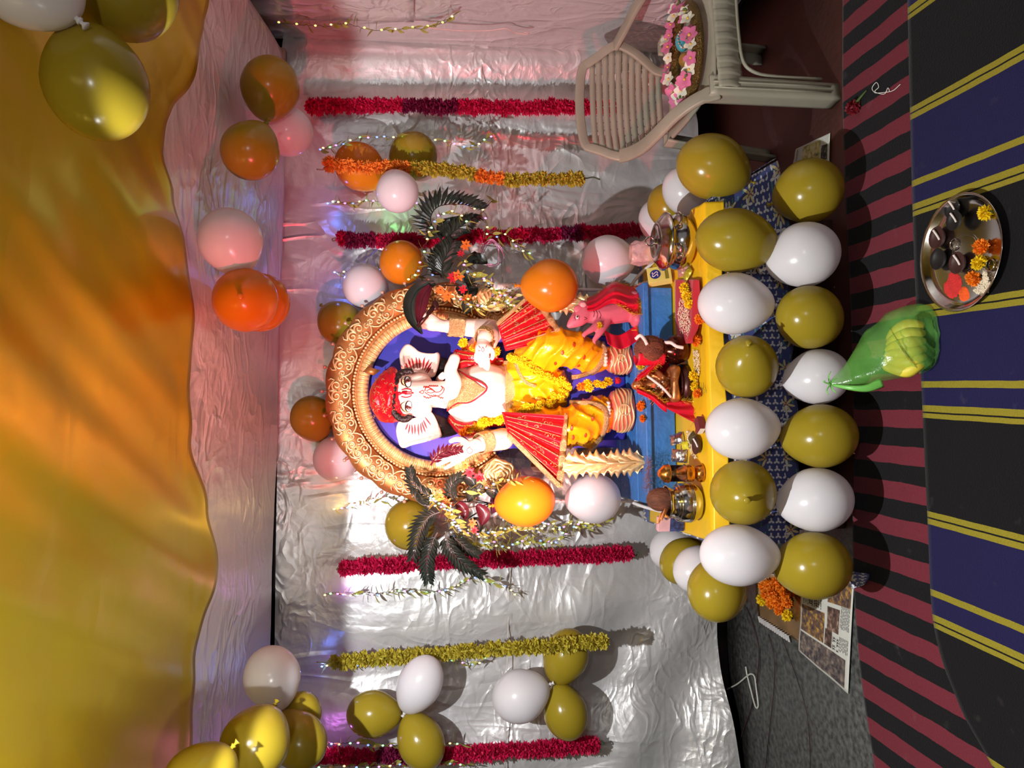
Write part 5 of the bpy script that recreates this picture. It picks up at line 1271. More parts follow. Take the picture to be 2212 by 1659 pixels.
mb.build('bead_necklace', M('silver_bead', rgb(190,186,180), 0.2, 0.8), bi)
MB().tube(catmull([bp_(1398,812,-0.04), bp_(1412,822,-0.055), bp_(1432,838,-0.07), bp_(1450,858,-0.06)], 6), 0.0045, 7).build('sacred_thread', M('cotton', rgb(232,214,206), 0.8, bump=0.3, bscale=200), bi)
def bveil(u, v):                                        # u across (0 right edge .. 1 left edge), v apex -> hem
    xr, yr = 1376+70*v, 815-62*v; xl, yl = 1376+128*v, 842+66*v
    k = u; x = xr+(xl-xr)*k; y = yr+(yl-yr)*k; bow = math.sin(PI*u)
    return P(x-8*bow*(1-v)-20*bow*v, y, BY-0.02+0.085*bow+0.006*math.sin(u*22)*v)
vo = MB().grid(bveil, 40, 30).build('veil', VEIL, bi, solid=0.0015)
tinsel([bveil(1, i/40) for i in range(41)], 0.024, 420, TINS, vo); tinsel([bveil(0, i/40) for i in range(41)], 0.020, 320, TINS, vo); tinsel([bveil(1-0.4*i/20, 1) for i in range(21)], 0.022, 220, TINS, vo)
for (A0, A1, w0, w1, d0) in (((1376,818),(1448,752),12,22,-0.035),((1376,842),(1446,880),12,22,-0.035)):
    lp = lambda u, v: P(A0[0]+(A1[0]-A0[0])*v+6*math.sin(v*5), A0[1]+(A1[1]-A0[1])*v+(w0+(w1-w0)*v)*(u-0.5), BY+d0-0.01*v+0.008*math.sin(u*9))
    lo_ = MB().grid(lp, 10, 20).build('veil', VEIL, bi, solid=0.0015); tinsel([lp(1 if A1[1] < 800 else 0, i/20) for i in range(21)], 0.018, 170, TINS, lo_)
# flap of veil spreading to the lower left
def bflap(u, v): return P(1440+62*v, 862+(20+26*v)*u+6*v, BY-0.03-0.02*v-0.03*u+0.006*math.sin(u*12+v*7))
fo = MB().grid(bflap, 18, 22).build('veil', VEIL, bi, solid=0.0015)
tinsel([bflap(i/20, 1) for i in range(21)], 0.02, 200, TINS, fo); tinsel([bflap(0, i/20) for i in range(21)], 0.022, 260, TINS, fo)

# ================================================================== coconut on a dark pot
HUSK = M('coconut_husk', rgb(104,58,40), 0.85, var=0.4, scale=40, bump=0.9, bscale=90, stretch=(1,1,0.3))
kp = PZ(1500, 750, ZT); kp.y = 2.53
s_ = mpp(kp)
kal = thing('water_pot', 'round dark copper pot with a white thread, right of the bronze idol', 'pot', V((kp.x, kp.y, ZT)))
r_ = 33*s_; bs = V((kp.x, kp.y, ZT))
MB().lathe([(r_*0.45,0),(r_*0.8,r_*0.22),(r_,r_*0.75),(r_*0.9,r_*1.2),(r_*0.6,r_*1.5),(r_*0.55,r_*1.6),(r_*0.72,r_*1.72),(r_*0.7,r_*1.74),(r_*0.5,r_*1.62)], 30, Matrix.Translation(bs)).build('pot_body', M('dark_copper', rgb(84,40,32), 0.16, 0.85, var=0.3, scale=14), kal)
MB().tube(catmull([bs+V((r_*0.4,-r_*0.45,r_*1.66)), bs+V((r_*0.35,-r_*0.8,r_*1.35)), bs+V((r_*0.1,-r_*0.98,r_*1.05)), bs+V((0,-r_*1.06,r_*0.62))], 6), 0.006, 8).build('thread', MATS['cotton'], kal)
cc_ = bs+V((0,0,r_*1.70+27*s_))
co = MB().ell(cc_, (31*s_,31*s_,34*s_), 26, 18).build('coconut', HUSK, base=cc_-V((0,0,34*s_)))
tag(co, 'hairy brown coconut resting on the dark copper pot', 'coconut')
mb = MB()
for i in range(220):
    d = V((rnd.uniform(-1,1), rnd.uniform(-1,0.2), rnd.uniform(-1,1))).normalized(); t = d.cross(V((rnd.uniform(-1,1), rnd.uniform(-1,1), rnd.uniform(-1,1)))).normalized()
    p = cc_+V((d.x*31*s_, d.y*31*s_, d.z*34*s_)); q_ = p+t*0.02+d*rnd.uniform(0,.006); w = d.cross(t)*0.0004
    mb.add([p-w, p+w, q_+w, q_-w], [(0,1,2,3)])
ho_ = mb.build('husk_fibre', M('husk_fibre', rgb(140,80,56), 0.8), co); ho_['kind'] = 'stuff'
MB().tube(catmull([cc_+V((0.01,-31*s_,30*s_*0.5)), cc_+V((0.028,-26*s_,30*s_*0.62)), cc_+V((0.045,-14*s_,24*s_)), cc_+V((0.035,-5*s_,32*s_))], 6), 0.006, 8).build('thread', MATS['cotton'], co)
def kcl(u, v): a = PI*(0.62+1.0*u); return cc_+V((math.cos(a)*34*s_*(1-0.1*v), math.sin(a)*33*s_*0.9+0.004, 30*s_*(0.75-1.4*v)+0.004*math.sin(u*14)))
tag(MB().grid(lambda u, v: cc_+V((-math.sin(PI*u*0.9)*0.0-34*s_*math.cos(PI*(u-0.5)*0.8), 20*s_*math.sin(PI*(u-0.5)), 34*s_*(0.9-1.75*v))), 14, 12).build('offering_cloth', VEIL, base=cc_-V((34*s_,0,0.05)), solid=0.0015), 'strip of red cloth tucked behind the left of the coconut', 'cloth')

# ================================================================== steel pots
STEEL = M('stainless_steel', rgb(196,190,186), 0.14, 1.0, var=0.05, scale=6)
def steel_pot(base, r, H, label, lid=True):
    o = thing('steel_pot', label, 'pot', base); T = Matrix.Translation(base)
    MB().lathe([(r*0.55,0),(r*0.82,H*0.10),(r*0.98,H*0.38),(r,H*0.52),(r*0.95,H*0.70),(r*0.86,H*0.86),(r*0.90,H*0.92),(r*0.97,H),(r*0.94,H),(r*0.84,H*0.9),(r*0.8,H*0.5)], 48, T, cap1=False).build('pot_body', STEEL, o)
    mb = MB()
    for k in (0.74, 0.78): mb.lathe([(r*0.955,H*k-0.001),(r*0.965,H*k),(r*0.955,H*k+0.001)], 48, T, cap0=False, cap1=False)
    return o, T
pb_ = PZ(1497, 520, ZT); s_ = mpp(pb_); r_ = 61*s_; H_ = 58*s_
po, T = steel_pot(V((pb_.x, pb_.y+0.02, ZT)), r_, H_, 'lidded stainless steel pot at the right end of the shrine table')
MB().lathe([(r_*1.02,H_-0.002),(r_*1.03,H_+0.006),(r_*0.92,H_+0.014),(r_*0.72,H_+0.030),(r_*0.58,H_+0.036),(r_*0.52,H_+0.030),(r_*0.2,H_+0.026),(0.001,H_+0.026)], 48, T).build('lid', STEEL, po)
tc_ = V((pb_.x, pb_.y+0.02, ZT+H_+0.040)); MB().tube([tc_+V((0.015*math.cos(t*PI/10), 0, 0.013+0.015*math.sin(t*PI/10))) for t in range(20)], 0.0028, 8, closed=True).build('lid_ring', STEEL, po)
MB().box(tc_+V((0,0,-0.006)), (0.02,0.012,0.012)).build('lid_knob', STEEL, po, bevel=0.002)
for sg in (-1, 1):
    hc = V((pb_.x+sg*r_*0.55, pb_.y+0.02-r_*0.83, ZT+H_*0.72)); MB().tube(catmull([hc+V((-0.022,0,0.01)), hc+V((-0.018,-0.016,0.004)), hc+V((0,-0.020,0)), hc+V((0.018,-0.016,0.004)), hc+V((0.022,0,0.01))], 5), 0.005, 8).build('handle', STEEL, po)
pb2 = PZ(1518, 1086, ZT); s_ = mpp(pb2); r2 = 42*s_; H2 = 76*s_; bs2 = V((pb2.x, pb2.y+0.03, ZT)); T = Matrix.Translation(bs2)
p2 = thing('steel_pot', 'open ribbed steel pot with leaves at the left end of the shrine table', 'pot', bs2)
MB().lathe([(r2*0.62,0),(r2*0.86,H2*0.06),(r2*1.0,H2*0.22),(r2*1.02,H2*0.45),(r2*0.98,H2*0.62),(r2*0.80,H2*0.74),(r2*0.74,H2*0.84),(r2*0.84,H2*0.97),(r2*0.90,H2),(r2*0.86,H2),(r2*0.72,H2*0.86),(r2*0.7,H2*0.5)], 48, T, cap1=False).build('pot_body', STEEL, p2)
mb = MB()
for k in (0.30,0.34,0.38,0.66,0.72): mb.tube([bs2+V((r2*(1.02 if k < .5 else (0.95 if k < .7 else 0.84))*math.cos(t*PI/24), r2*(1.02 if k < .5 else (0.95 if k < .7 else 0.84))*math.sin(t*PI/24), H2*k)) for t in range(48)], 0.0016, 6, closed=True)
mb.build('ribs', STEEL, p2)
cc2 = bs2+V((0.01,0.01,H2+0.012)); o = MB().ell(cc2, (r2*0.62,r2*0.62,r2*0.78), 22, 14).build('coconut', HUSK, base=cc2-V((0,0,r2*.78))); tag(o, 'brown coconut sitting in the open steel pot', 'coconut')
PEACH = M('mango_leaf', rgb(224,140,90), 0.45, var=0.12)
for (dx, dy, dz, ln) in ((-0.03,-0.035,0.01,0.055),(-0.045,-0.01,0.015,0.05)):
    c = bs2+V((dx,dy,H2+dz)); d = V((-0.5,-0.5,0.5)).normalized(); u, w, _ = frame(d)
    mb = MB(); mb.grid(lambda a, b_: c+d*(ln*(b_-0.3))+u*(0.022*(a-0.5)*2*math.sin(PI*(0.08+0.88*b_)))+w*(0.008*(2*a-1)**2), 6, 10); mb.build('leaf', PEACH, p2, solid=0.001)
# kerosene-style brass lamp
lb = PZ(1520, 1022, ZT); s_ = mpp(lb); T = Matrix.Translation(V((lb.x, lb.y+0.015, ZT))); BRASS = M('brass', rgb(206,140,66), 0.25, 0.95, var=0.1)
Hl_ = 98*s_; rl = 20*s_
lo = thing('oil_lamp', 'small brass oil lamp with a glass chimney beside the open steel pot', 'lamp', V((lb.x, lb.y+0.015, ZT)))
MB().lathe([(rl,0),(rl*1.02,Hl_*0.03),(rl*0.9,Hl_*0.07),(rl*0.92,Hl_*0.09),(rl*0.7,Hl_*0.14),(rl*0.45,Hl_*0.18)], 28, T).build('foot', BRASS, lo)
MB().lathe([(rl*0.5,Hl_*0.18),(rl*0.9,Hl_*0.22),(rl*0.95,Hl_*0.32),(rl*0.9,Hl_*0.38),(rl*1.0,Hl_*0.40),(rl*0.5,Hl_*0.41)], 28, T).build('oil_bowl', BRASS, lo)
MB().tube([V((lb.x, lb.y+0.015, ZT+Hl_*0.41)), V((lb.x, lb.y+0.015, ZT+Hl_*0.50))], 0.006, 8).build('wick_holder', BRASS, lo)
MB().lathe([(rl*0.86,Hl_*0.40),(rl*0.88,Hl_*0.42),(rl*0.88,Hl_*0.79)], 28, T, cap0=False, cap1=False).build('glass_chimney', M('clear_glass', (0.95,0.95,0.96), 0.03, var=0.0, trans=1.0, ior=1.25), lo, solid=0.0015)
MB().lathe([(rl*1.0,Hl_*0.76),(rl*1.05,Hl_*0.79),(rl*0.95,Hl_*0.83),(rl*0.96,Hl_*0.86),(rl*0.8,Hl_*0.90),(rl*0.5,Hl_*0.96),(rl*0.3,Hl_),(rl*0.26,Hl_*0.99)], 28, T).build('cap', BRASS, lo)

# ================================================================== small things on the table
# red cloth with rice
def rcl(u, v):
    x = 1462+52*v; y = 742-(742-604)*u
    p = PZ(x, y-10*v*(1-u)*0, ZT+0.006); return V((p.x, p.y, ZT+0.006+0.006*abs(math.sin(v*5+u*2))+0.012*math.exp(-((v-0.85)*9)**2)+0.02*math.exp(-((u-0.05)*7)**2)*v))
RC = M('red_cotton', rgb(170,20,36), 0.7, var=0.08, sheen=0.2)
rco = MB().grid(rcl, 40, 24).build('offering_cloth', RC, base=PZ(1490,670,ZT), solid=0.002); tag(rco, 'folded red cloth with rice on it, right of the coconut', 'cloth')
RICE = M('rice', rgb(222,206,180), 0.6, var=0.08)
def rice(poly, n, z, label, name='rice', parent=None):
    mb = MB()
    xs = [p[0] for p in poly]; ys = [p[1] for p in poly]; k = 0
    def inside(x, y):
        c = False; j = len(poly)-1
        for i in range(len(poly)):
            if (poly[i][1] > y) != (poly[j][1] > y) and x < (poly[j][0]-poly[i][0])*(y-poly[i][1])/(poly[j][1]-poly[i][1])+poly[i][0]: c = not c
            j = i
        return c
    while k < n:
        x, y = rnd.uniform(min(xs), max(xs)), rnd.uniform(min(ys), max(ys))
        if not inside(x, y): continue
        p = PZ(x, y, z+rnd.uniform(0.001, 0.006)); a = rnd.uniform(0, PI); mb.ell(p, (0.0036,0.0014,0.0013), 6, 4, Matrix.Rotation(a, 3, 'Z')); k += 1
    o = mb.build(name, RICE, parent); o['kind'] = 'stuff'; o['label'] = label; o['category'] = 'rice'
    return o
rice([(1468,645),(1486,650),(1492,700),(1486,735),(1470,720),(1463,680)], 420, ZT+0.012, 'white rice scattered on the folded red cloth')
rice([(1496,755),(1510,758),(1512,800),(1505,830),(1499,800)], 200, ZT, 'white rice spilt in front of the dark pot')
rice([(1482,930),(1496,935),(1500,975),(1506,992),(1495,990),(1486,960)], 240, ZT, 'white rice spilt around the clay lamp')
for (x, y, s_, k) in ((1478,622,1.0,'yellow marigold at the right end of the red cloth'), (1484,640,1.05,'yellow marigold second from the right on the red cloth'), (1488,656,0.9,'yellow marigold nearest the rice on the red cloth')): bloom(PZ(x, y, ZT+0.03), s_, 'y', k)
# clay lamp
def diya(c, r, label, parent=None, col='clay', group=None, wick=True):
    o = thing('clay_lamp', label, 'lamp', c, group)
    mt = M(col, rgb(64,34,30) if col == 'clay' else rgb(26,22,22), 0.55, var=0.25, scale=20)
    MB().lathe([(r*0.45,0),(r*0.75,r*0.15),(r*1.0,r*0.52),(r*0.98,r*0.58),(r*0.8,r*0.36),(r*0.3,r*0.22),(0.001,r*0.2)], 26, Matrix.Translation(c)).build('bowl', mt, o)
    if wick: MB().tube(catmull([c+V((-r*0.2,-r*0.1,r*0.3)), c+V((r*0.2,0,r*0.42)), c+V((r*0.75,r*0.15,r*0.68))], 5), r*0.10, 7).build('wick', MATS['cotton'], o)
    return o
diya(PZ(1512, 962, ZT), 0.030, 'dark clay lamp beside the foil packets')
# match box
mc = PZ(1512, 918, ZT+0.012); mbx = thing('match_box', 'small dark red and white match box at the table edge', 'box', mc-V((0,0,0.012)))
MB().box(mc, (0.046,0.034,0.022), Matrix.Rotation(0.5, 3, 'Z')).build('sleeve', M('matchbox_card', rgb(110,34,44), 0.6), mbx, smooth=False, bevel=0.001)
MB().box(mc+V((0,0,0)), (0.0475,0.0325,0.017), Matrix.Rotation(0.5, 3, 'Z')).build('tray', M('white_card', rgb(226,214,208), 0.7), mbx, smooth=False)
# foil pouches
FOIL = M('foil', rgb(206,204,206), 0.12, 1.0, var=0.15, scale=60, bump=0.7, bscale=70)
def pouch(x, y, w, h, mat, label, rz=0.3, tilt=0.9, Z=None, cat='packet', name='pouch', dy=0.0):
    c = PZ(x, y, (Z or ZT)+0.012); c = c+V((0,dy,0)); R3 = Matrix.Rotation(rz, 3, 'Z') @ Matrix.Rotation(tilt, 3, 'X')
    def f(sg):
        return lambda u, v: c+R3 @ V((w*(u-0.5), h*(v-0.5), sg*0.010*math.sin(PI*u)**0.6*math.sin(PI*v)**0.6+0.002*noise.noise(V((u*6, v*6, sg)))))
    mb = MB(); mb.grid(f(1), 14, 14); mb.grid(lambda u, v: f(-1)(1-u, v), 14, 14)
    zmin = min(p.z for p in mb.v); 
    for p in mb.v: p.z += (Z or ZT)-zmin+0.001
    return tag(mb.build(name, mat), label, cat)
pouch(1468, 948, 0.04, 0.05, FOIL, 'silver foil sachet leaning on the plinth, nearer the veil', 0.4)
pouch(1474, 985, 0.045, 0.055, FOIL, 'striped silver foil sachet nearer the brass lamp', -0.2)
pouch(1480, 962, 0.028, 0.03, M('yellow_foil', rgb(206,190,40), 0.35), 'tiny yellow sachet between the two foil ones', 0.1, 0.4)
pouch(1495, 945, 0.03, 0.04, M('brown_leaf', rgb(70,60,30), 0.6), 'dry brown leaf folded beside the clay lamp', 0.8, 0.2)
pouch(1478, 582, 0.045, 0.05, M('clear_foil', rgb(216,176,170), 0.12, 0.7, bump=0.8, bscale=70), 'crumpled clear sachet below the lidded pot', 0.2, 0.5)
pouch(1486, 592, 0.04, 0.045, M('green_foil', rgb(176,170,50), 0.3, 0.3, bump=0.6, bscale=60), 'small green and yellow sachet below the lidded pot', 0.9, 0.3)
# incense box with round blue emblem
ib = PZ(1462, 590, ZT); ib.y += 0.05
R3 = Matrix.Rotation(0.35, 3, 'Z') @ Matrix.Rotation(-0.35, 3, 'X')
bo = thing('incense_box', 'pale green box with a round blue emblem behind the lidded pot', 'box', V((ib.x, ib.y, ZT)))
c = V((ib.x, ib.y, ZT+0.048)); MB().box(c, (0.062,0.03,0.085), R3).build('carton', M('pale_green_card', rgb(206,204,110), 0.5, var=0.06), bo, smooth=False, bevel=0.001)
n_ = R3 @ V((0,-1,0)); u_ = R3 @ V((1,0,0)); w_ = R3 @ V((0,0,1))
mb = MB(); cc = c+n_*0.0162+w_*0.014; mb.add([cc]+[cc+u_*(0.019*math.cos(t*PI/12))+w_*(0.019*math.sin(t*PI/12)) for t in range(24)], [(0, 1+t, 1+(t+1) % 24) for t in range(24)]); mb.build('emblem', M('emblem_blue', rgb(30,44,120), 0.5), bo)
mb = MB(); cc = cc+n_*0.0008
for q_ in (-0.0055, 0.0055):
    mb.tube(catmull([cc+u_*(q_+a)+w_*b_ for a, b_ in ((0.004,0.008),(0,0.0105),(-0.004,0.007),(0,0.001),(0.004,-0.005),(0,-0.0095),(-0.004,-0.007))], 4), 0.0013, 5)
mb.build('emblem_swirl', WHITEP, bo)
mb = MB(); mb.box(c+n_*0.0158-w_*0.026, (0.05,0.001,0.012), R3); mb.build('printed_stripe', M('stripe_olive', rgb(120,120,40), 0.5), bo, smooth=False)
# pink pack left of the open pot
kb = PZ(1490, 1134, ZT); kb.y += 0.06; R3 = Matrix.Rotation(-0.25, 3, 'Z')
pk_ = thing('pack', 'pink and white printed pack standing left of the open steel pot', 'packet', V((kb.x, kb.y, ZT)))
MB().box(V((kb.x, kb.y, ZT+0.048)), (0.05,0.024,0.094), R3).build('carton', M('pink_card', rgb(226,170,176), 0.5), pk_, smooth=False, bevel=0.002)
MB().box(V((kb.x, kb.y, ZT+0.028))+R3 @ V((0,-0.0125,0)), (0.048,0.0008,0.05), R3).build('printed_panel', M('navy_print', rgb(50,56,96), 0.5, var=0.9, scale=70), pk_, smooth=False)
# clear plastic bag hanging behind the lidded pot
PLAS = M('clear_plastic', rgb(236,196,196), 0.15, 0, var=0.1, scale=30, alpha=0.45, bump=0.9, bscale=45, spec=0.8)
def bagf(u, v):
    a = 2*PI*u; c = P(1362+68*v, 548-8*v, 2.72); r = (0.012+0.035*math.sin(PI*min(1, 0.25+0.6*v)))*(1+0.25*noise.noise(V((math.cos(a)*2, math.sin(a)*2, v*4))))
    return c+V((math.cos(a)*r, math.sin(a)*r*0.6, 0))
bg = MB().grid(bagf, 30, 22).build('plastic_bag', PLAS, smooth=True); tag(bg, 'crumpled clear plastic bag behind the lidded steel pot', 'bag')
# tuft of coconut fibre on the plinth
mb = MB()
for i in range(240):
    t = rnd.random(); p = PZ(1400+rnd.gauss(0,3), 985+78*t, PLZ+0.002+abs(rnd.gauss(0,.006))); d = V((rnd.gauss(-.5,.6), rnd.gauss(0,.5), rnd.gauss(0,.35))).normalized(); e = p+d*rnd.uniform(.015,.045); e.z = max(e.z, PLZ+0.002)
    u, w, _ = frame(d); mb.add([p-u*0.0005, p+u*0.0005, e+u*0.0004, e-u*0.0004], [(0,1,2,3)])
o = mb.build('coconut_fibre', MATS['husk_fibre']); o['kind'] = 'stuff'; tag(o, 'tuft of loose brown coconut fibre on the left of the plinth', 'fibre')
# dried grass on the yellow cloth
mb = MB()
for k in range(7):
    p = PZ(1520+rnd.uniform(-6,6), 838+rnd.uniform(-8,12), ZT+0.003); mb.tube([p, p+V((rnd.uniform(-.03,.03), rnd.uniform(-.03,.02), 0.003))], 0.0006, 4)
o = mb.build('grass_blades', M('dry_grass', rgb(120,100,50), 0.8)); o['kind'] = 'stuff'; tag(o, 'few dry grass blades on the yellow cloth', 'grass')
# coin
cn = PZ(1510, 612, ZT+0.003); tag(MB().lathe([(0.011,0),(0.0115,0.001),(0.011,0.002)], 20, Matrix.Translation(cn)).build('coin', M('copper_coin', rgb(120,70,50), 0.35, 0.8), base=cn), 'small copper coin lying on the yellow cloth', 'coin')

# ================================================================== plastic armchair
CHP = M('beige_plastic', rgb(152,147,130), 0.42, 0, var=0.10, scale=7, bump=0.05, bscale=200)
CO = V((1.36, 2.57, 0)); CA = rad(6)
cf, cr = V((math.sin(CA), -math.cos(CA), 0)), V((math.cos(CA), math.sin(CA), 0))
def cw(lx, lf, lz): return CO+cr*lx+cf*lf+V((0,0,lz))
ch = thing('plastic_chair', 'beige moulded plastic armchair with a slatted back on the right', 'chair', CO)
SZ = 0.42
def back_f(lx, lz):                                        # set-back of the backrest plane
    return -0.205-0.28*(lz-SZ)-0.045*(1-(lx/0.26)**2)
HEX = [(0.425,0.115),(0.45,0.125),(0.51,0.185),(0.575,0.235),(0.62,0.235),(0.68,0.195),(0.725,0.172)]
def hw(lz):
    for (z0, w0), (z1, w1) in zip(HEX, HEX[1:]):
        if z0 <= lz <= z1: return w0+(w1-w0)*(lz-z0)/(z1-z0)
    return HEX[0][1] if lz < HEX[0][0] else HEX[-1][1]
rows = 11; z0_, z1_ = 0.428, 0.702; pitch = (z1_-z0_)/rows
for i in range(rows):
    za, zb = z0_+pitch*i+0.0016, z0_+pitch*(i+1)-0.0016
    def fn(u, v):
        z = za+(zb-za)*v; w = hw((za+zb)/2)-0.012; x = -w+2*w*u; return cw(x, back_f(x, z), z)
    MB().grid(fn, 16, 1).build('back_slat', CHP, ch, solid=0.004)
for k in range(-6, 7):
    x = k*0.034; zs = [z0_+0.272*i/12 for i in range(13)]; zs = [z for z in zs if hw(z)-0.01 > abs(x)]
    if len(zs) > 1: MB().tube([cw(x, back_f(x, z)-0.003, z) for z in zs], 0.0028, 5).build('back_rib', CHP, ch)
fr = [(-hw(z), z) for z in (0.40,0.425,0.45,0.48,0.515,0.55,0.585,0.61,0.64,0.67,0.70)]+[(-0.165,0.727),(-0.09,0.737),(0,0.74),(0.09,0.737),(0.165,0.727)]+[(hw(z), z) for z in (0.70,0.67,0.64,0.61,0.585,0.55,0.515,0.48,0.45,0.425,0.40)]
def ribbon(pts, w_dir, wd, th):
    mb = MB(); vs = []; fs = []; N = len(pts)
    for p, (a, b_) in zip(pts, w_dir):
        vs += [p+a*wd/2+b_*th/2, p-a*wd/2+b_*th/2, p-a*wd/2-b_*th/2, p+a*wd/2-b_*th/2]
    for i in range(N-1):
        for k in range(4): fs.append((i*4+k, i*4+(k+1) % 4, (i+1)*4+(k+1) % 4, (i+1)*4+k))
    fs += [(3,2,1,0), ((N-1)*4, (N-1)*4+1, (N-1)*4+2, (N-1)*4+3)]; mb.add(vs, fs); return mb
fpts = [cw(x, back_f(x, z), z) for x, z in fr]; fp_ = catmull(fpts, 3)
dirs = []
for i, p in enumerate(fp_):
    t = (fp_[min(i+1, len(fp_)-1)]-fp_[max(i-1, 0)]).normalized(); n_ = cf; a = t.cross(n_).normalized(); dirs.append((a, n_))
ribbon(fp_, dirs, 0.036, 0.016).build('back_frame', CHP, ch, bevel=0.004)
# seat
def seatf(u, v):
    w = 0.205+0.03*v; x = -w+2*w*u; f = -0.20+0.43*v
    z = SZ+0.012*(2*u-1)**2*1.2-0.012*math.sin(PI*v)-0.03*max(0, v-0.88)**1.5*12
    return cw(x, f, z)
MB().grid(seatf, 20, 24).build('seat', CHP, ch, solid=0.010)
# front apron with moulded bands
def apron(u, v):
    x = -0.235+0.47*u; t = v
    f = 0.232+0.012*math.sin(PI*t)*1.0-0.01*t; z = SZ-0.010-0.085*t
    f += 0.003*(1 if math.sin(u*2*PI*11) > 0.2 else 0)
    return cw(x, f, z-0.012*abs(2*u-1)**6*0)
MB().grid(apron, 132, 8).build('seat_apron', CHP, ch, solid=0.008)
MB().tube(catmull([cw(x, 0.232, z) for x, z in ((-0.19,0.05),(-0.188,0.22),(-0.175,0.285),(-0.14,0.318),(-0.06,0.326),(0.06,0.326),(0.14,0.318),(0.175,0.285),(0.188,0.22),(0.19,0.05))], 6), 0.006, 6).build('apron_rim', CHP, ch)
# arms and legs
for sg in (-1, 1):
    arm = catmull([cw(sg*0.232, back_f(0.235,0.61), 0.605), cw(sg*0.258, -0.19, 0.585), cw(sg*0.282, -0.08, 0.565), cw(sg*0.285, 0.03, 0.545), cw(sg*0.272, 0.12, 0.515), cw(sg*0.252, 0.185, 0.46), cw(sg*0.242, 0.215, 0.40)], 5)
    dd = []
    for i, p in enumerate(arm):
        t = (arm[min(i+1, len(arm)-1)]-arm[max(i-1, 0)]).normalized(); a = t.cross(V((0,0,1)) if abs(t.z) < 0.85 else cf).normalized(); dd.append((a, a.cross(t).normalized()))
    ribbon(arm, dd, 0.052, 0.018).build('arm', CHP, ch, bevel=0.005)
    # front leg: L section, flaring to the foot
    lg = MB()
    def legf(u, v):
        z = 0.435*(1-v); w = 0.062-0.012*v; off = 0.225+0.02*v
        x0 = sg*(0.252+0.012*v)
        if u < 0.5: k = u/0.5; return cw(x0-sg*w*(1-k), off, z)
        k = (u-0.5)/0.5; return cw(x0, off-0.058*k, z)
    lg.grid(legf, 12, 16); o = lg.build('leg', CHP, ch, solid=0.010)
    for gx in (0.014, 0.034):
        MB().tube([cw(sg*(0.250+0.012*v-gx), 0.232+0.02*v, 0.43*(1-v)+0.004) for v in (0.02,0.3,0.6,0.93)], 0.0035, 5).build('leg_ridge', CHP, o)
    MB().box(cw(sg*0.238, 0.232, 0.012), (0.056, 0.03, 0.022), Matrix.Rotation(CA, 3, 'Z')).build('foot', CHP, o, bevel=0.006)
    rl_ = MB()
    def rleg(u, v):
        z = 0.45*(1-v); w = 0.05; off = -0.205-0.06*v; x0 = sg*(0.215+0.02*v)
        if u < 0.5: k = u/0.5; return cw(x0-sg*w*(1-k), off, z)
        k = (u-0.5)/0.5; return cw(x0, off+0.05*k, z)
    rl_.grid(rleg, 12, 12); rl_.build('leg', CHP, ch, solid=0.010)

# ================================================================== flower ring on the chair
RC_ = cw(-0.02, 0.085, SZ+0.022)
wr = thing('flower_ring', 'gilt ring trimmed with pink and white cloth flowers lying on the chair seat', 'ornament', RC_-V((0,0,0.02)))
GB = M('gilt_mesh', rgb(120,96,50), 0.3, 0.8, var=0.5, scale=160, bump=0.8, bscale=240)
def rp(a, r=1.0, z=0.0): return RC_+cr*(0.165*r*math.cos(a))+cf*(0.115*r*math.sin(a))+V((0,0,z))
MB().tube([rp(2*PI*i/60, 1, 0.012) for i in range(60)], 0.020, 10, closed=True).build('ring_band', GB, wr)
mb = MB()
for i in range(150): mb.ell(rp(2*PI*i/150, 1.08, 0.0), 0.0032, 6, 4)
mb.build('bead_edging', M('gold_bead', rgb(210,180,90), 0.25, 0.9), wr)
PKF = M('pink_cloth_petal', rgb(206,110,150), 0.6, var=0.15, scale=50, transl=0.15); WHF = M('cream_cloth_petal', rgb(226,226,206), 0.6, var=0.08, transl=0.15); YEC = M('yellow_heart', rgb(220,180,70), 0.6)
def frangipani(c, r, mat, nrm, parent):
    u, w, d = frame(nrm); mb = MB()
    for k in range(5):
        a = 2*PI*k/5+rnd.random()*0.3; e = u*math.cos(a)+w*math.sin(a); s_ = w*math.cos(a)-u*math.sin(a)
        mb.grid(lambda p, q: c+e*(r*q)+s_*(r*0.42*(p-0.5)*2*math.sin(PI*(0.08+0.85*q)))+d*(r*0.45*q*(1-0.5*q)+0.08*r*(p-0.5)), 3, 5)
    o = mb.build('flower', mat, parent); MB().ell(c+d*r*0.12, r*0.16, 8, 6).build('flower_heart', YEC, o); return o
for i in range(30):
    a = 2*PI*i/30+rnd.uniform(-.08,.08); n_ = (V((rnd.uniform(-.5,.5), -0.7, 0.9))+(rp(a)-RC_)*2).normalized()
    frangipani(rp(a, rnd.uniform(0.85,1.1), 0.034+rnd.uniform(0,.015)), rnd.uniform(.022,.032), PKF if i % 5 in (0,2,3) else WHF, n_, wr)
GRN = M('green_berry', rgb(90,104,44), 0.5, var=0.3)
for i in range(9):
    a = 2*PI*i/9+0.35; mb = MB(); c = rp(a, 1.0, 0.04)
    for k in range(9): mb.ell(c+V((rnd.uniform(-.012,.012), rnd.uniform(-.012,.012), rnd.uniform(-.006,.012))), 0.0048, 7, 5)
    mb.build('berry_cluster', GRN, wr)
c = RC_+cr*0.03+cf*0.02+V((0,0,0.03)); TUR = M('turquoise_silk', rgb(70,160,176), 0.35, 0.1)
o = MB().ell(c, (0.036,0.022,0.024), 18, 12).build('turquoise_ornament', TUR, wr)
mb = MB()
for i in range(18): mb.ell(c+V((0.036*math.cos(i*PI/9)*0.9, -0.017, 0.021*math.sin(i*PI/9))), 0.0035, 7, 5)
mb.build('pearl_edge', MATS['pearl'], o)
OCH = M('ochre_wood', rgb(150,108,40), 0.45, var=0.15)
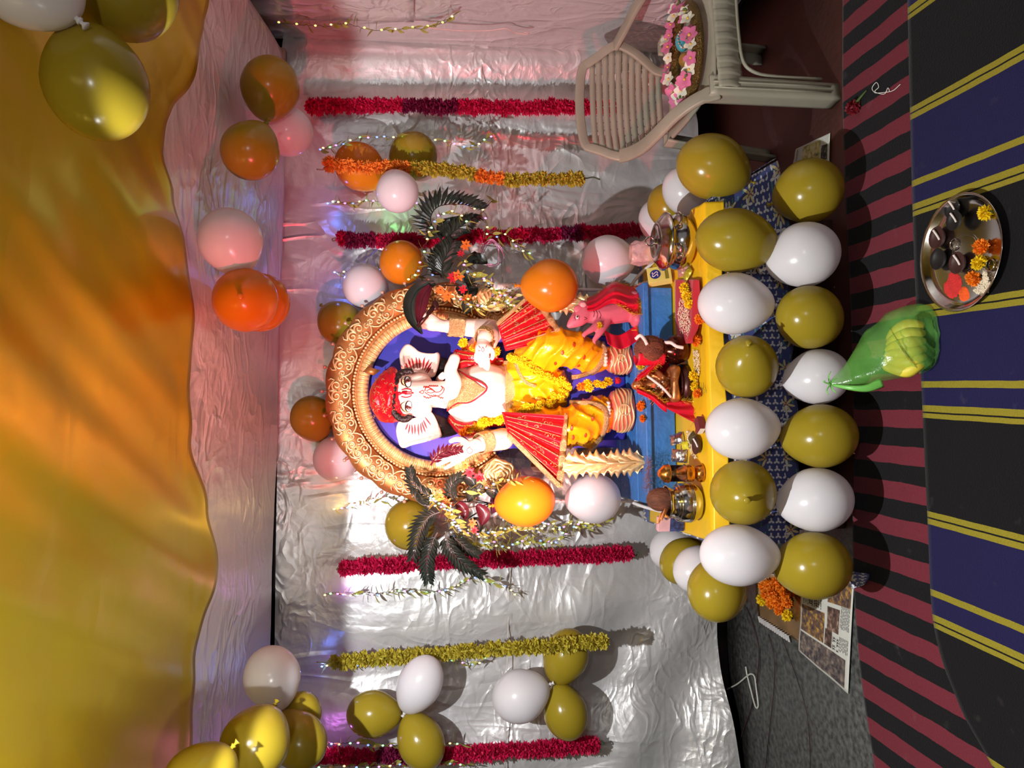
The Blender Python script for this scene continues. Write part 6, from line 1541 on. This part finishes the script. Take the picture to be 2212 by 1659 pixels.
for (dx, df, r) in ((-0.045,0.03,0.026),(-0.08,0.04,0.016)):
    o = MB().ell(RC_+cr*dx+cf*df+V((0,0,0.024)), r, 18, 12).build('ochre_ball', OCH, wr)

# ================================================================== steel plate with offerings
FZ = 0.0185                                              # top of the near rug
pc = PZ(2088, 546, FZ); pc.z = FZ; PR = 0.143
pt = thing('steel_plate', 'round stainless steel plate of offerings on the near rug', 'plate', pc)
MB().lathe([(PR*0.80,0),(PR*0.90,0.004),(PR*0.97,0.020),(PR*1.02,0.024),(PR*1.03,0.0225),(PR*0.98,0.0185),(PR*0.92,0.007),(PR*0.82,0.003),(PR*0.3,0.0025),(0.001,0.0025)], 64, Matrix.Translation(pc)).build('plate_dish', STEEL, pt)
mb = MB()
for rr in (0.30, 0.34): mb.tube([pc+V((PR*rr*math.cos(t*PI/24), PR*rr*math.sin(t*PI/24), 0.0028)) for t in range(48)], 0.0007, 4, closed=True)
mb.build('pressed_rings', STEEL, pt)
pz = FZ+0.004; gp = 'clay lamps on the steel plate'
diya(PZ(2066,450,pz), 0.026, 'black clay lamp furthest right on the steel plate', col='sooty_clay', group=gp)
diya(PZ(2070,476,pz+0.012), 0.026, 'black clay lamp with a thick white wick on the steel plate', col='sooty_clay', group=gp)
diya(PZ(2034,514,pz), 0.029, 'brown clay lamp with a white wick on the plate rim', group=gp)
diya(PZ(2036,560,pz), 0.028, 'black clay lamp full of charred wicks at the plate rim', col='sooty_clay', group=gp, wick=False)
diya(PZ(2078,568,pz), 0.028, 'dark clay lamp in the middle of the plate, beside the yellow marigold', group=gp)
for (x, y, s_, k, lb) in ((2128,460,1.0,'y','yellow marigold alone at the right of the plate'),(2118,533,1.0,'o','orange marigold with a leaf in the middle of the plate'),(2114,567,0.98,'y','yellow marigold between two orange ones on the plate'),(2102,602,1.0,'o','orange marigold beside the rice on the plate')):
    bloom(PZ(x, y, pz+0.014), s_, k, lb, 'marigolds on the steel plate')
def powder(poly, col, h, name, label):
    pts = [PZ(a, b_, pz) for a, b_ in poly]; c = sum(pts, V((0,0,0)))/len(pts); sm = catmull(pts, 6, closed=True); N = len(sm); mb = MB(); vs = []
    for k, t in enumerate((1.0, 0.8, 0.5, 0.2, 0.0)):
        for i, p in enumerate(sm):
            q_ = c+(p-c)*t*(1+0.10*noise.noise(V((i*0.9, k, 0)))*(t > 0)); vs.append(V((q_.x, q_.y, pz-0.001+h*(1-t*t)+0.0015*noise.noise(q_*160))))
    mb.add(vs, [(k*N+i, k*N+(i+1) % N, (k+1)*N+(i+1) % N, (k+1)*N+i) for k in range(4) for i in range(N)])
    return tag(mb.build(name, M(name, col, 0.95, var=0.15, scale=60, bump=0.6, bscale=200)), label, 'powder')
powder([(2050,590),(2062,588),(2075,600),(2076,620),(2066,640),(2050,645),(2040,632),(2038,615),(2046,605)], rgb(206,46,44), 0.006, 'red_powder', 'heap of red vermilion powder on the steel plate')
powder([(2078,620),(2088,622),(2094,640),(2086,652),(2074,648),(2070,634)], rgb(240,90,30), 0.005, 'orange_powder', 'small heap of bright orange powder on the steel plate')
rice([(2124,585),(2132,590),(2138,610),(2134,632),(2112,634),(2102,628),(2115,610),(2122,600)], 420, pz, 'heap of white rice on the steel plate')
for (x, y, k) in ((2062,528,'first'),(2140,572,'second')):
    c = PZ(x, y, pz); tag(MB().tube([c+V((0.014*math.cos(t*PI/10), 0.014*math.sin(t*PI/10), 0.002)) for t in range(20)], 0.0018, 6, closed=True).build('steel_ring', STEEL, base=c), 'thin steel ring on the plate by the '+('brown clay lamp' if k == 'first' else 'plate front rim'), 'ring')

# ================================================================== green bag with bananas
BAN = M('banana_skin', rgb(214,196,60), 0.5, var=0.15, scale=20)
def bananas():
    root = thing('banana_bunch', 'bunch of yellow bananas inside the green plastic bag', 'bananas', PZ(1965, 740, FZ))
    stem = P(1915, 752, 1.985)
    for i in range(6):
        f = i/5; s0 = P(1912+10*f, 792-60*f, 1.97); m_ = P(1958+8*math.sin(f*3), 800-96*f, 1.90-0.02*math.sin(PI*f)); e = P(1996+12*math.sin(PI*f), 786-82*f, 1.87)
        s0.z = max(s0.z, 0.085); m_.z = max(m_.z, 0.075+0.02*math.sin(PI*f)); e.z = max(e.z, 0.05)
        c = catmull([s0, s0.lerp(m_, 0.5)+V((0,-0.006,0.008)), m_, m_.lerp(e, 0.5)+V((0,-0.006,0.004)), e], 5); n_ = len(c)
        MB().tube(c, [0.0195*math.sin(PI*(0.10+0.82*k/(n_-1)))**0.6 for k in range(n_)], 8).build('banana', BAN, root)
        MB().ell(e, 0.004, 6, 5).build('banana_tip', M('banana_brown', rgb(70,56,30), 0.7), root)
    for i in range(7):
        f = i/6; s0 = P(1925, 788-60*f, 1.99); e = P(2000, 778-70*f, 1.92); s0.z = 0.045; e.z = 0.038; m_ = s0.lerp(e, 0.5)+V((0,0,0.01))
        c = catmull([s0, m_, e], 7); n_ = len(c); MB().tube(c, [0.016*math.sin(PI*(0.10+0.82*k/(n_-1)))**0.55 for k in range(n_)], 8).build('banana', BAN, root)
bananas()
GBAG = M('green_plastic', rgb(120,196,90), 0.22, 0, var=0.12, scale=14, alpha=0.33, bump=0.8, bscale=16, spec=0.8)
CL = [(1796,829,2.03,0.010,0.008),(1830,815,2.01,0.034,0.020),(1870,792,1.985,0.062,0.045),(1910,765,1.96,0.088,0.070),(1950,742,1.935,0.098,0.080),(1985,722,1.90,0.094,0.075),(2012,708,1.87,0.070,0.050),(2026,702,1.85,0.022,0.018)]
cl3 = catmull([P(a, b_, c_) for a, b_, c_, _, _ in CL], 6); nC = len(cl3)
def lerpl(L_, t):
    f = t*(len(L_)-1); k = min(int(f), len(L_)-2); return L_[k]+(L_[k+1]-L_[k])*(f-k)
def bagg(u, v):
    f = v*(nC-1); k = min(int(f), nC-2); c = cl3[k].lerp(cl3[k+1], f-k); t = (cl3[k+1]-cl3[k]).normalized()
    sd = t.cross(V((0,0,1))).normalized(); up = sd.cross(t).normalized(); a = 2*PI*u
    w, h_ = lerpl([q[3] for q in CL], v), lerpl([q[4] for q in CL], v); wob = 1+0.10*noise.noise(V((math.cos(a)*1.5, math.sin(a)*1.5, v*7)))
    p = c+sd*(w*math.cos(a)*wob)+up*(h_*math.sin(a)*wob); p.z = max(p.z, FZ+0.003); return p
bgo = MB().grid(bagg, 48, 60).build('carrier_bag', GBAG, base=PZ(1965,740,FZ)); tag(bgo, 'green translucent carrier bag holding bananas, standing on the rugs', 'bag')
kt = P(1794, 830, 2.03); mb = MB()
for k in range(5):
    a = k*1.3; mb.tube(catmull([kt, kt+V((0.02*math.cos(a), -0.006, 0.008+0.014*math.sin(a))), kt+V((0.035*math.cos(a), -0.012, 0.004+0.02*math.sin(a)))], 4), [0.006,0.005,0.005,0.004,0.004,0.003,0.003,0.002,0.002], 6, flat=0.4)
mb.build('knotted_ears', M('green_plastic_dense', rgb(120,196,90), 0.3, alpha=0.85), bgo)
MB().tube(catmull([P(1800,832,2.02), P(1840,838,1.98), P(1875,838,1.96), P(1905,826,1.95)], 6), [0.004+0.0006*k for k in range(19)], 6, flat=0.4).build('handle', MATS['green_plastic_dense'], bgo)

# ================================================================== newspapers, foil sheet, flowers on the floor
NEWS = M('newsprint', rgb(198,196,188), 0.85, var=0.05, scale=30)
def newsphoto(i, cols):
    m = M('news_photo_%d' % i, cols[0], 0.8); nd, L, b_ = nodes_of(m); tc = nd.new('ShaderNodeTexCoord'); n = nd.new('ShaderNodeTexNoise'); n.inputs['Scale'].default_value = 60; n.inputs['Detail'].default_value = 6
    L(tc.outputs['Object'], n.inputs['Vector']); r = nd.new('ShaderNodeValToRGB'); L(n.outputs['Fac'], r.inputs['Fac']); r.color_ramp.elements[0].position = 0.32; r.color_ramp.elements[1].position = 0.72
    r.color_ramp.elements[0].color = cols[0]+(1,); r.color_ramp.elements[1].color = cols[2]+(1,); e = r.color_ramp.elements.new(0.52); e.color = cols[1]+(1,); L(r.outputs['Color'], b_.inputs['Base Color']); return m
def sheet(corners, z, label, photos, columns, heads, wob=0.006):
    Q = [PZ(a, b_, z) for a, b_ in corners]
    def q(u, v, dz=0.0):
        p = (Q[0]*(1-u)+Q[1]*u)*(1-v)+(Q[3]*(1-u)+Q[2]*u)*v; return V((p.x, p.y, z+0.003+wob*(0.5+0.5*noise.noise(V((u*2.5, v*2.5, z*9))))+dz))
    o = MB().grid(q, 24, 24).build('newspaper', NEWS, base=(Q[0]+Q[2])/2, solid=0.0008); tag(o, label, 'newspaper')
    for k, (u0, v0, u1, v1, mt) in enumerate(photos):
        MB().grid(lambda a, b_: q(u0+(u1-u0)*a, v0+(v1-v0)*b_, 0.0009), 8, 8).build('printed_photo', mt, o)
    INK = M('news_ink', rgb(40,38,40), 0.9)
    for (u0, v0, u1, v1, nl) in columns:
        mb = MB()
        for i in range(nl):
            va, vb = v0+(v1-v0)*(i+0.2)/nl, v0+(v1-v0)*(i+0.62)/nl
            uu = u0
            while uu < u1-0.01:
                ue = min(u1, uu+rnd.uniform(.015,.05)); mb.add([q(uu, va, .0012), q(ue, va, .0012), q(ue, vb, .0012), q(uu, vb, .0012)], [(0,1,2,3)]); uu = ue+0.008
        t = mb.build('text_column', M('news_grey_ink', rgb(112,110,108), 0.9), o); t['kind'] = 'stuff'
    for (u0, v0, u1, v1) in heads:                        # headline: hanging letters under a head line
        mb = MB(); uu = u0; h = v1-v0
        while uu < u1:
            w = rnd.uniform(.05,.10); ue = min(uu+w, u1)
            mb.add([q(uu, v0, .0013), q(ue, v0, .0013), q(ue, v0+h*0.14, .0013), q(uu, v0+h*0.14, .0013)], [(0,1,2,3)])
            x = uu
            while x < ue-0.012:
                mb.add([q(x+.010, v0+h*.1, .0013), q(x+.016, v0+h*.1, .0013), q(x+.016, v0+h*.95, .0013), q(x+.010, v0+h*.95, .0013)], [(0,1,2,3)])
                mb.add([q(x, v0+h*.45, .0013), q(x+.012, v0+h*.4, .0013), q(x+.012, v0+h*.58, .0013), q(x, v0+h*.66, .0013)], [(0,1,2,3)]); x += .024
            uu = ue+0.022
        t = mb.build('headline', INK, o); t['kind'] = 'stuff'
    return o
PH1 = newsphoto(1, (rgb(50,42,52), rgb(110,80,60), rgb(196,150,60))); PH2 = newsphoto(2, (rgb(34,28,28), rgb(96,70,60), rgb(170,140,120))); PH3 = newsphoto(3, (rgb(44,40,48), rgb(96,84,80), rgb(150,130,116)))
# u runs from the table side towards the camera-left tip, v from the far edge towards the rug
sheet([(1737,1228),(1728,1405),(1836,1499),(1850,1238)], 0.001, 'printed newspaper spread on the floor left of the table', [(0.42,0.03,0.72,0.50,PH1),(0.34,0.55,0.56,0.78,PH2),(0.74,0.03,0.98,0.93,PH3),(0.56,0.52,0.72,0.66,PH2),(0.05,0.55,0.30,0.97,PH1)],
      [(0.30,0.05,0.40,0.45,9),(0.57,0.80,0.70,0.97,7),(0.30,0.80,0.50,0.97,8)], [(0.10,0.18,0.38,0.27),(0.10,0.30,0.38,0.38),(0.60,0.68,0.72,0.74),(0.60,0.76,0.72,0.80)])
sheet([(1722,322),(1715,356),(1794,350),(1796,287)], 0.001, 'torn corner of a colour newspaper on the floor below the chair', [(0.10,0.25,0.90,0.75,newsphoto(4, (rgb(96,92,90), rgb(200,186,110), rgb(214,206,190)))),(0.35,0.78,0.90,0.95,newsphoto(5, (rgb(50,46,48), rgb(70,66,66), rgb(190,186,180))))], [], [(0.1,0.06,0.8,0.12)], 0.003)
# shiny sheet with a crimped silver edge
q0 = [PZ(1632,1235,0.0), PZ(1640,1330,0.0), PZ(1735,1392,0.0), PZ(1740,1235,0.0)]
def shf(u, v):
    p = (q0[0]*(1-u)+q0[1]*u)*(1-v)+(q0[3]*(1-u)+q0[2]*u)*v; return V((p.x, p.y, 0.003+0.004*abs(noise.noise(V((u*3, v*3, 4))))))
so_ = MB().grid(shf, 16, 16).build('foil_sheet', M('gold_foil', rgb(150,112,66), 0.18, 0.7, var=0.4, scale=8), base=(q0[0]+q0[2])/2, solid=0.0008); tag(so_, 'glossy brown-gold wrapping sheet under the heap of orange marigolds', 'wrapper')
mb = MB(); mb.grid(lambda u, v: shf(1.0, u*0.75)+V((-0.022*v, -0.012*v, 0.002+0.004*math.sin(u*90))), 120, 4); mb.build('crimped_edge', M('silver_edge', rgb(206,206,208), 0.25, 0.6), so_)
hp = [(1650,1268,'o'),(1662,1262,'o'),(1676,1258,'o'),(1690,1262,'o'),(1655,1284,'o'),(1668,1280,'o'),(1682,1280,'o'),(1696,1282,'o'),(1674,1298,'o'),(1688,1300,'o'),(1684,1316,'o'),(1666,1302,'o'),(1700,1300,'o')]
LBH = ['orange marigold of the floor heap, '+t for t in ('wall-side end of its table-side row','second from the wall in the table-side row','third from the wall in the table-side row','rug-side end of its table-side row','wall-side end of the middle row','second from the wall in the middle row','third from the wall in the middle row','rug-side end of the middle row','inner one of the row before the tip','outer one of the row before the tip','the last one towards the newspaper','closest to the yellow marigold by the wall','closest to the newspaper edge')]
for i, (x, y, k) in enumerate(hp): bloom(PZ(x, y, 0.024+0.012*(i % 3)), 1.25, k, LBH[i], 'orange marigolds heaped on the floor')
bloom(PZ(1645,1296,0.03), 1.25, 'y', 'yellow marigold at the wall side of the orange heap on the floor'); bloom(PZ(1700,1330,0.022), 1.15, 'y', 'yellow marigold at the tip of the orange heap on the floor')
# scrap of the blue print by the newspaper
qs = [PZ(1826,1232,0.03), PZ(1838,1272,0.03), PZ(1868,1262,0.03), PZ(1874,1240,0.03)]
so_ = MB().grid(lambda u, v: (qs[0]*(1-u)+qs[1]*u)*(1-v)+(qs[3]*(1-u)+qs[2]*u)*v+V((0,0,0.004*math.sin(u*5)*math.sin(v*4)-0.004)), 12, 12, uv=lambda u, v: (u*0.09, 0.03+v*0.05)).build('cloth_scrap', BLUEPRINT, solid=0.002); tag(so_, 'frayed scrap of blue printed cloth beside the newspaper', 'cloth')
# carnation on the rug by the chair leg
c = PZ(1842, 232, 0.03)
ca = thing('carnation', 'dark red carnation on the rug by the chair leg', 'flower', c-V((0,0,0.022)))
hd = pompom('flower_head', M('carnation_red', rgb(120,14,28), 0.6, var=0.2, scale=60), 70, 0.026, 0.010, 0.008, 77, 0.9)
place('flower_head', hd, Matrix.Translation(c), ca)
MB().tube([c, c+V((0.02,-0.03,-0.01)), c+V((0.03,-0.055,-0.014))], [0.006,0.004,0.002], 6).build('stem', MATS['calyx_green'], ca)
# bits of thread, ribbon and wire
def strand(px, z, r, mat, name, label, cat, lift=None, Y=None):
    pts = catmull([(PZ(a, b_, z) if Y is None else P(a, b_, Y)) for a, b_ in px], 7); return tag(MB().tube(pts, r, 6).build(name, mat), label, cat)
strand([(1945,182),(1928,196),(1905,200),(1890,200),(1884,190),(1893,178),(1898,188),(1890,198),(1910,203),(1918,190),(1922,198)], 0.016, 0.0011, M('white_thread', rgb(226,222,214), 0.8), 'thread', 'curl of white thread on the red and black rug', 'thread')
strand([(1568,1490),(1592,1478),(1612,1462),(1622,1456),(1630,1462),(1634,1490),(1638,1524),(1632,1526),(1622,1490),(1614,1458),(1611,1440)], 0.006, 0.0035, M('white_tape', rgb(190,188,180), 0.6), 'tape_strip', 'white cloth tape looped on the floor below the backdrop', 'tape')
strand([(1612,1312),(1625,1345),(1638,1400),(1637,1450),(1625,1520),(1605,1580),(1588,1630),(1574,1665)], 0.004, 0.0022, M('twisted_wire', rgb(60,36,40), 0.5), 'electric_wire', 'thin twisted dark wire along the floor by the left wall', 'wire')
strand([(1660,1370),(1672,1420),(1672,1480),(1664,1560),(1655,1640),(1650,1700)], 0.003, 0.0016, MATS['twisted_wire'], 'electric_wire', 'thin dark wire on the grey floor patch, nearer the newspaper', 'wire')
strand([(1690,1380),(1712,1440),(1732,1500),(1745,1560),(1750,1640),(1748,1700)], 0.003, 0.0014, MATS['twisted_wire'], 'electric_wire', 'thin dark wire on the grey floor patch, nearest the rug', 'wire')
pts = catmull([PX(a, b_, RIGHT_X-0.05) for a, b_ in ((925,60),(960,64),(1010,67),(1060,66),(1092,62),(1110,70),(1132,74),(1142,72),(1132,70))], 6)
tag(MB().tube(pts, 0.004, 6, flat=0.5).build('ribbon', M('pink_ribbon', rgb(214,180,176), 0.6)), 'twisted pale ribbon hanging on the right wall below the warm lights', 'ribbon')
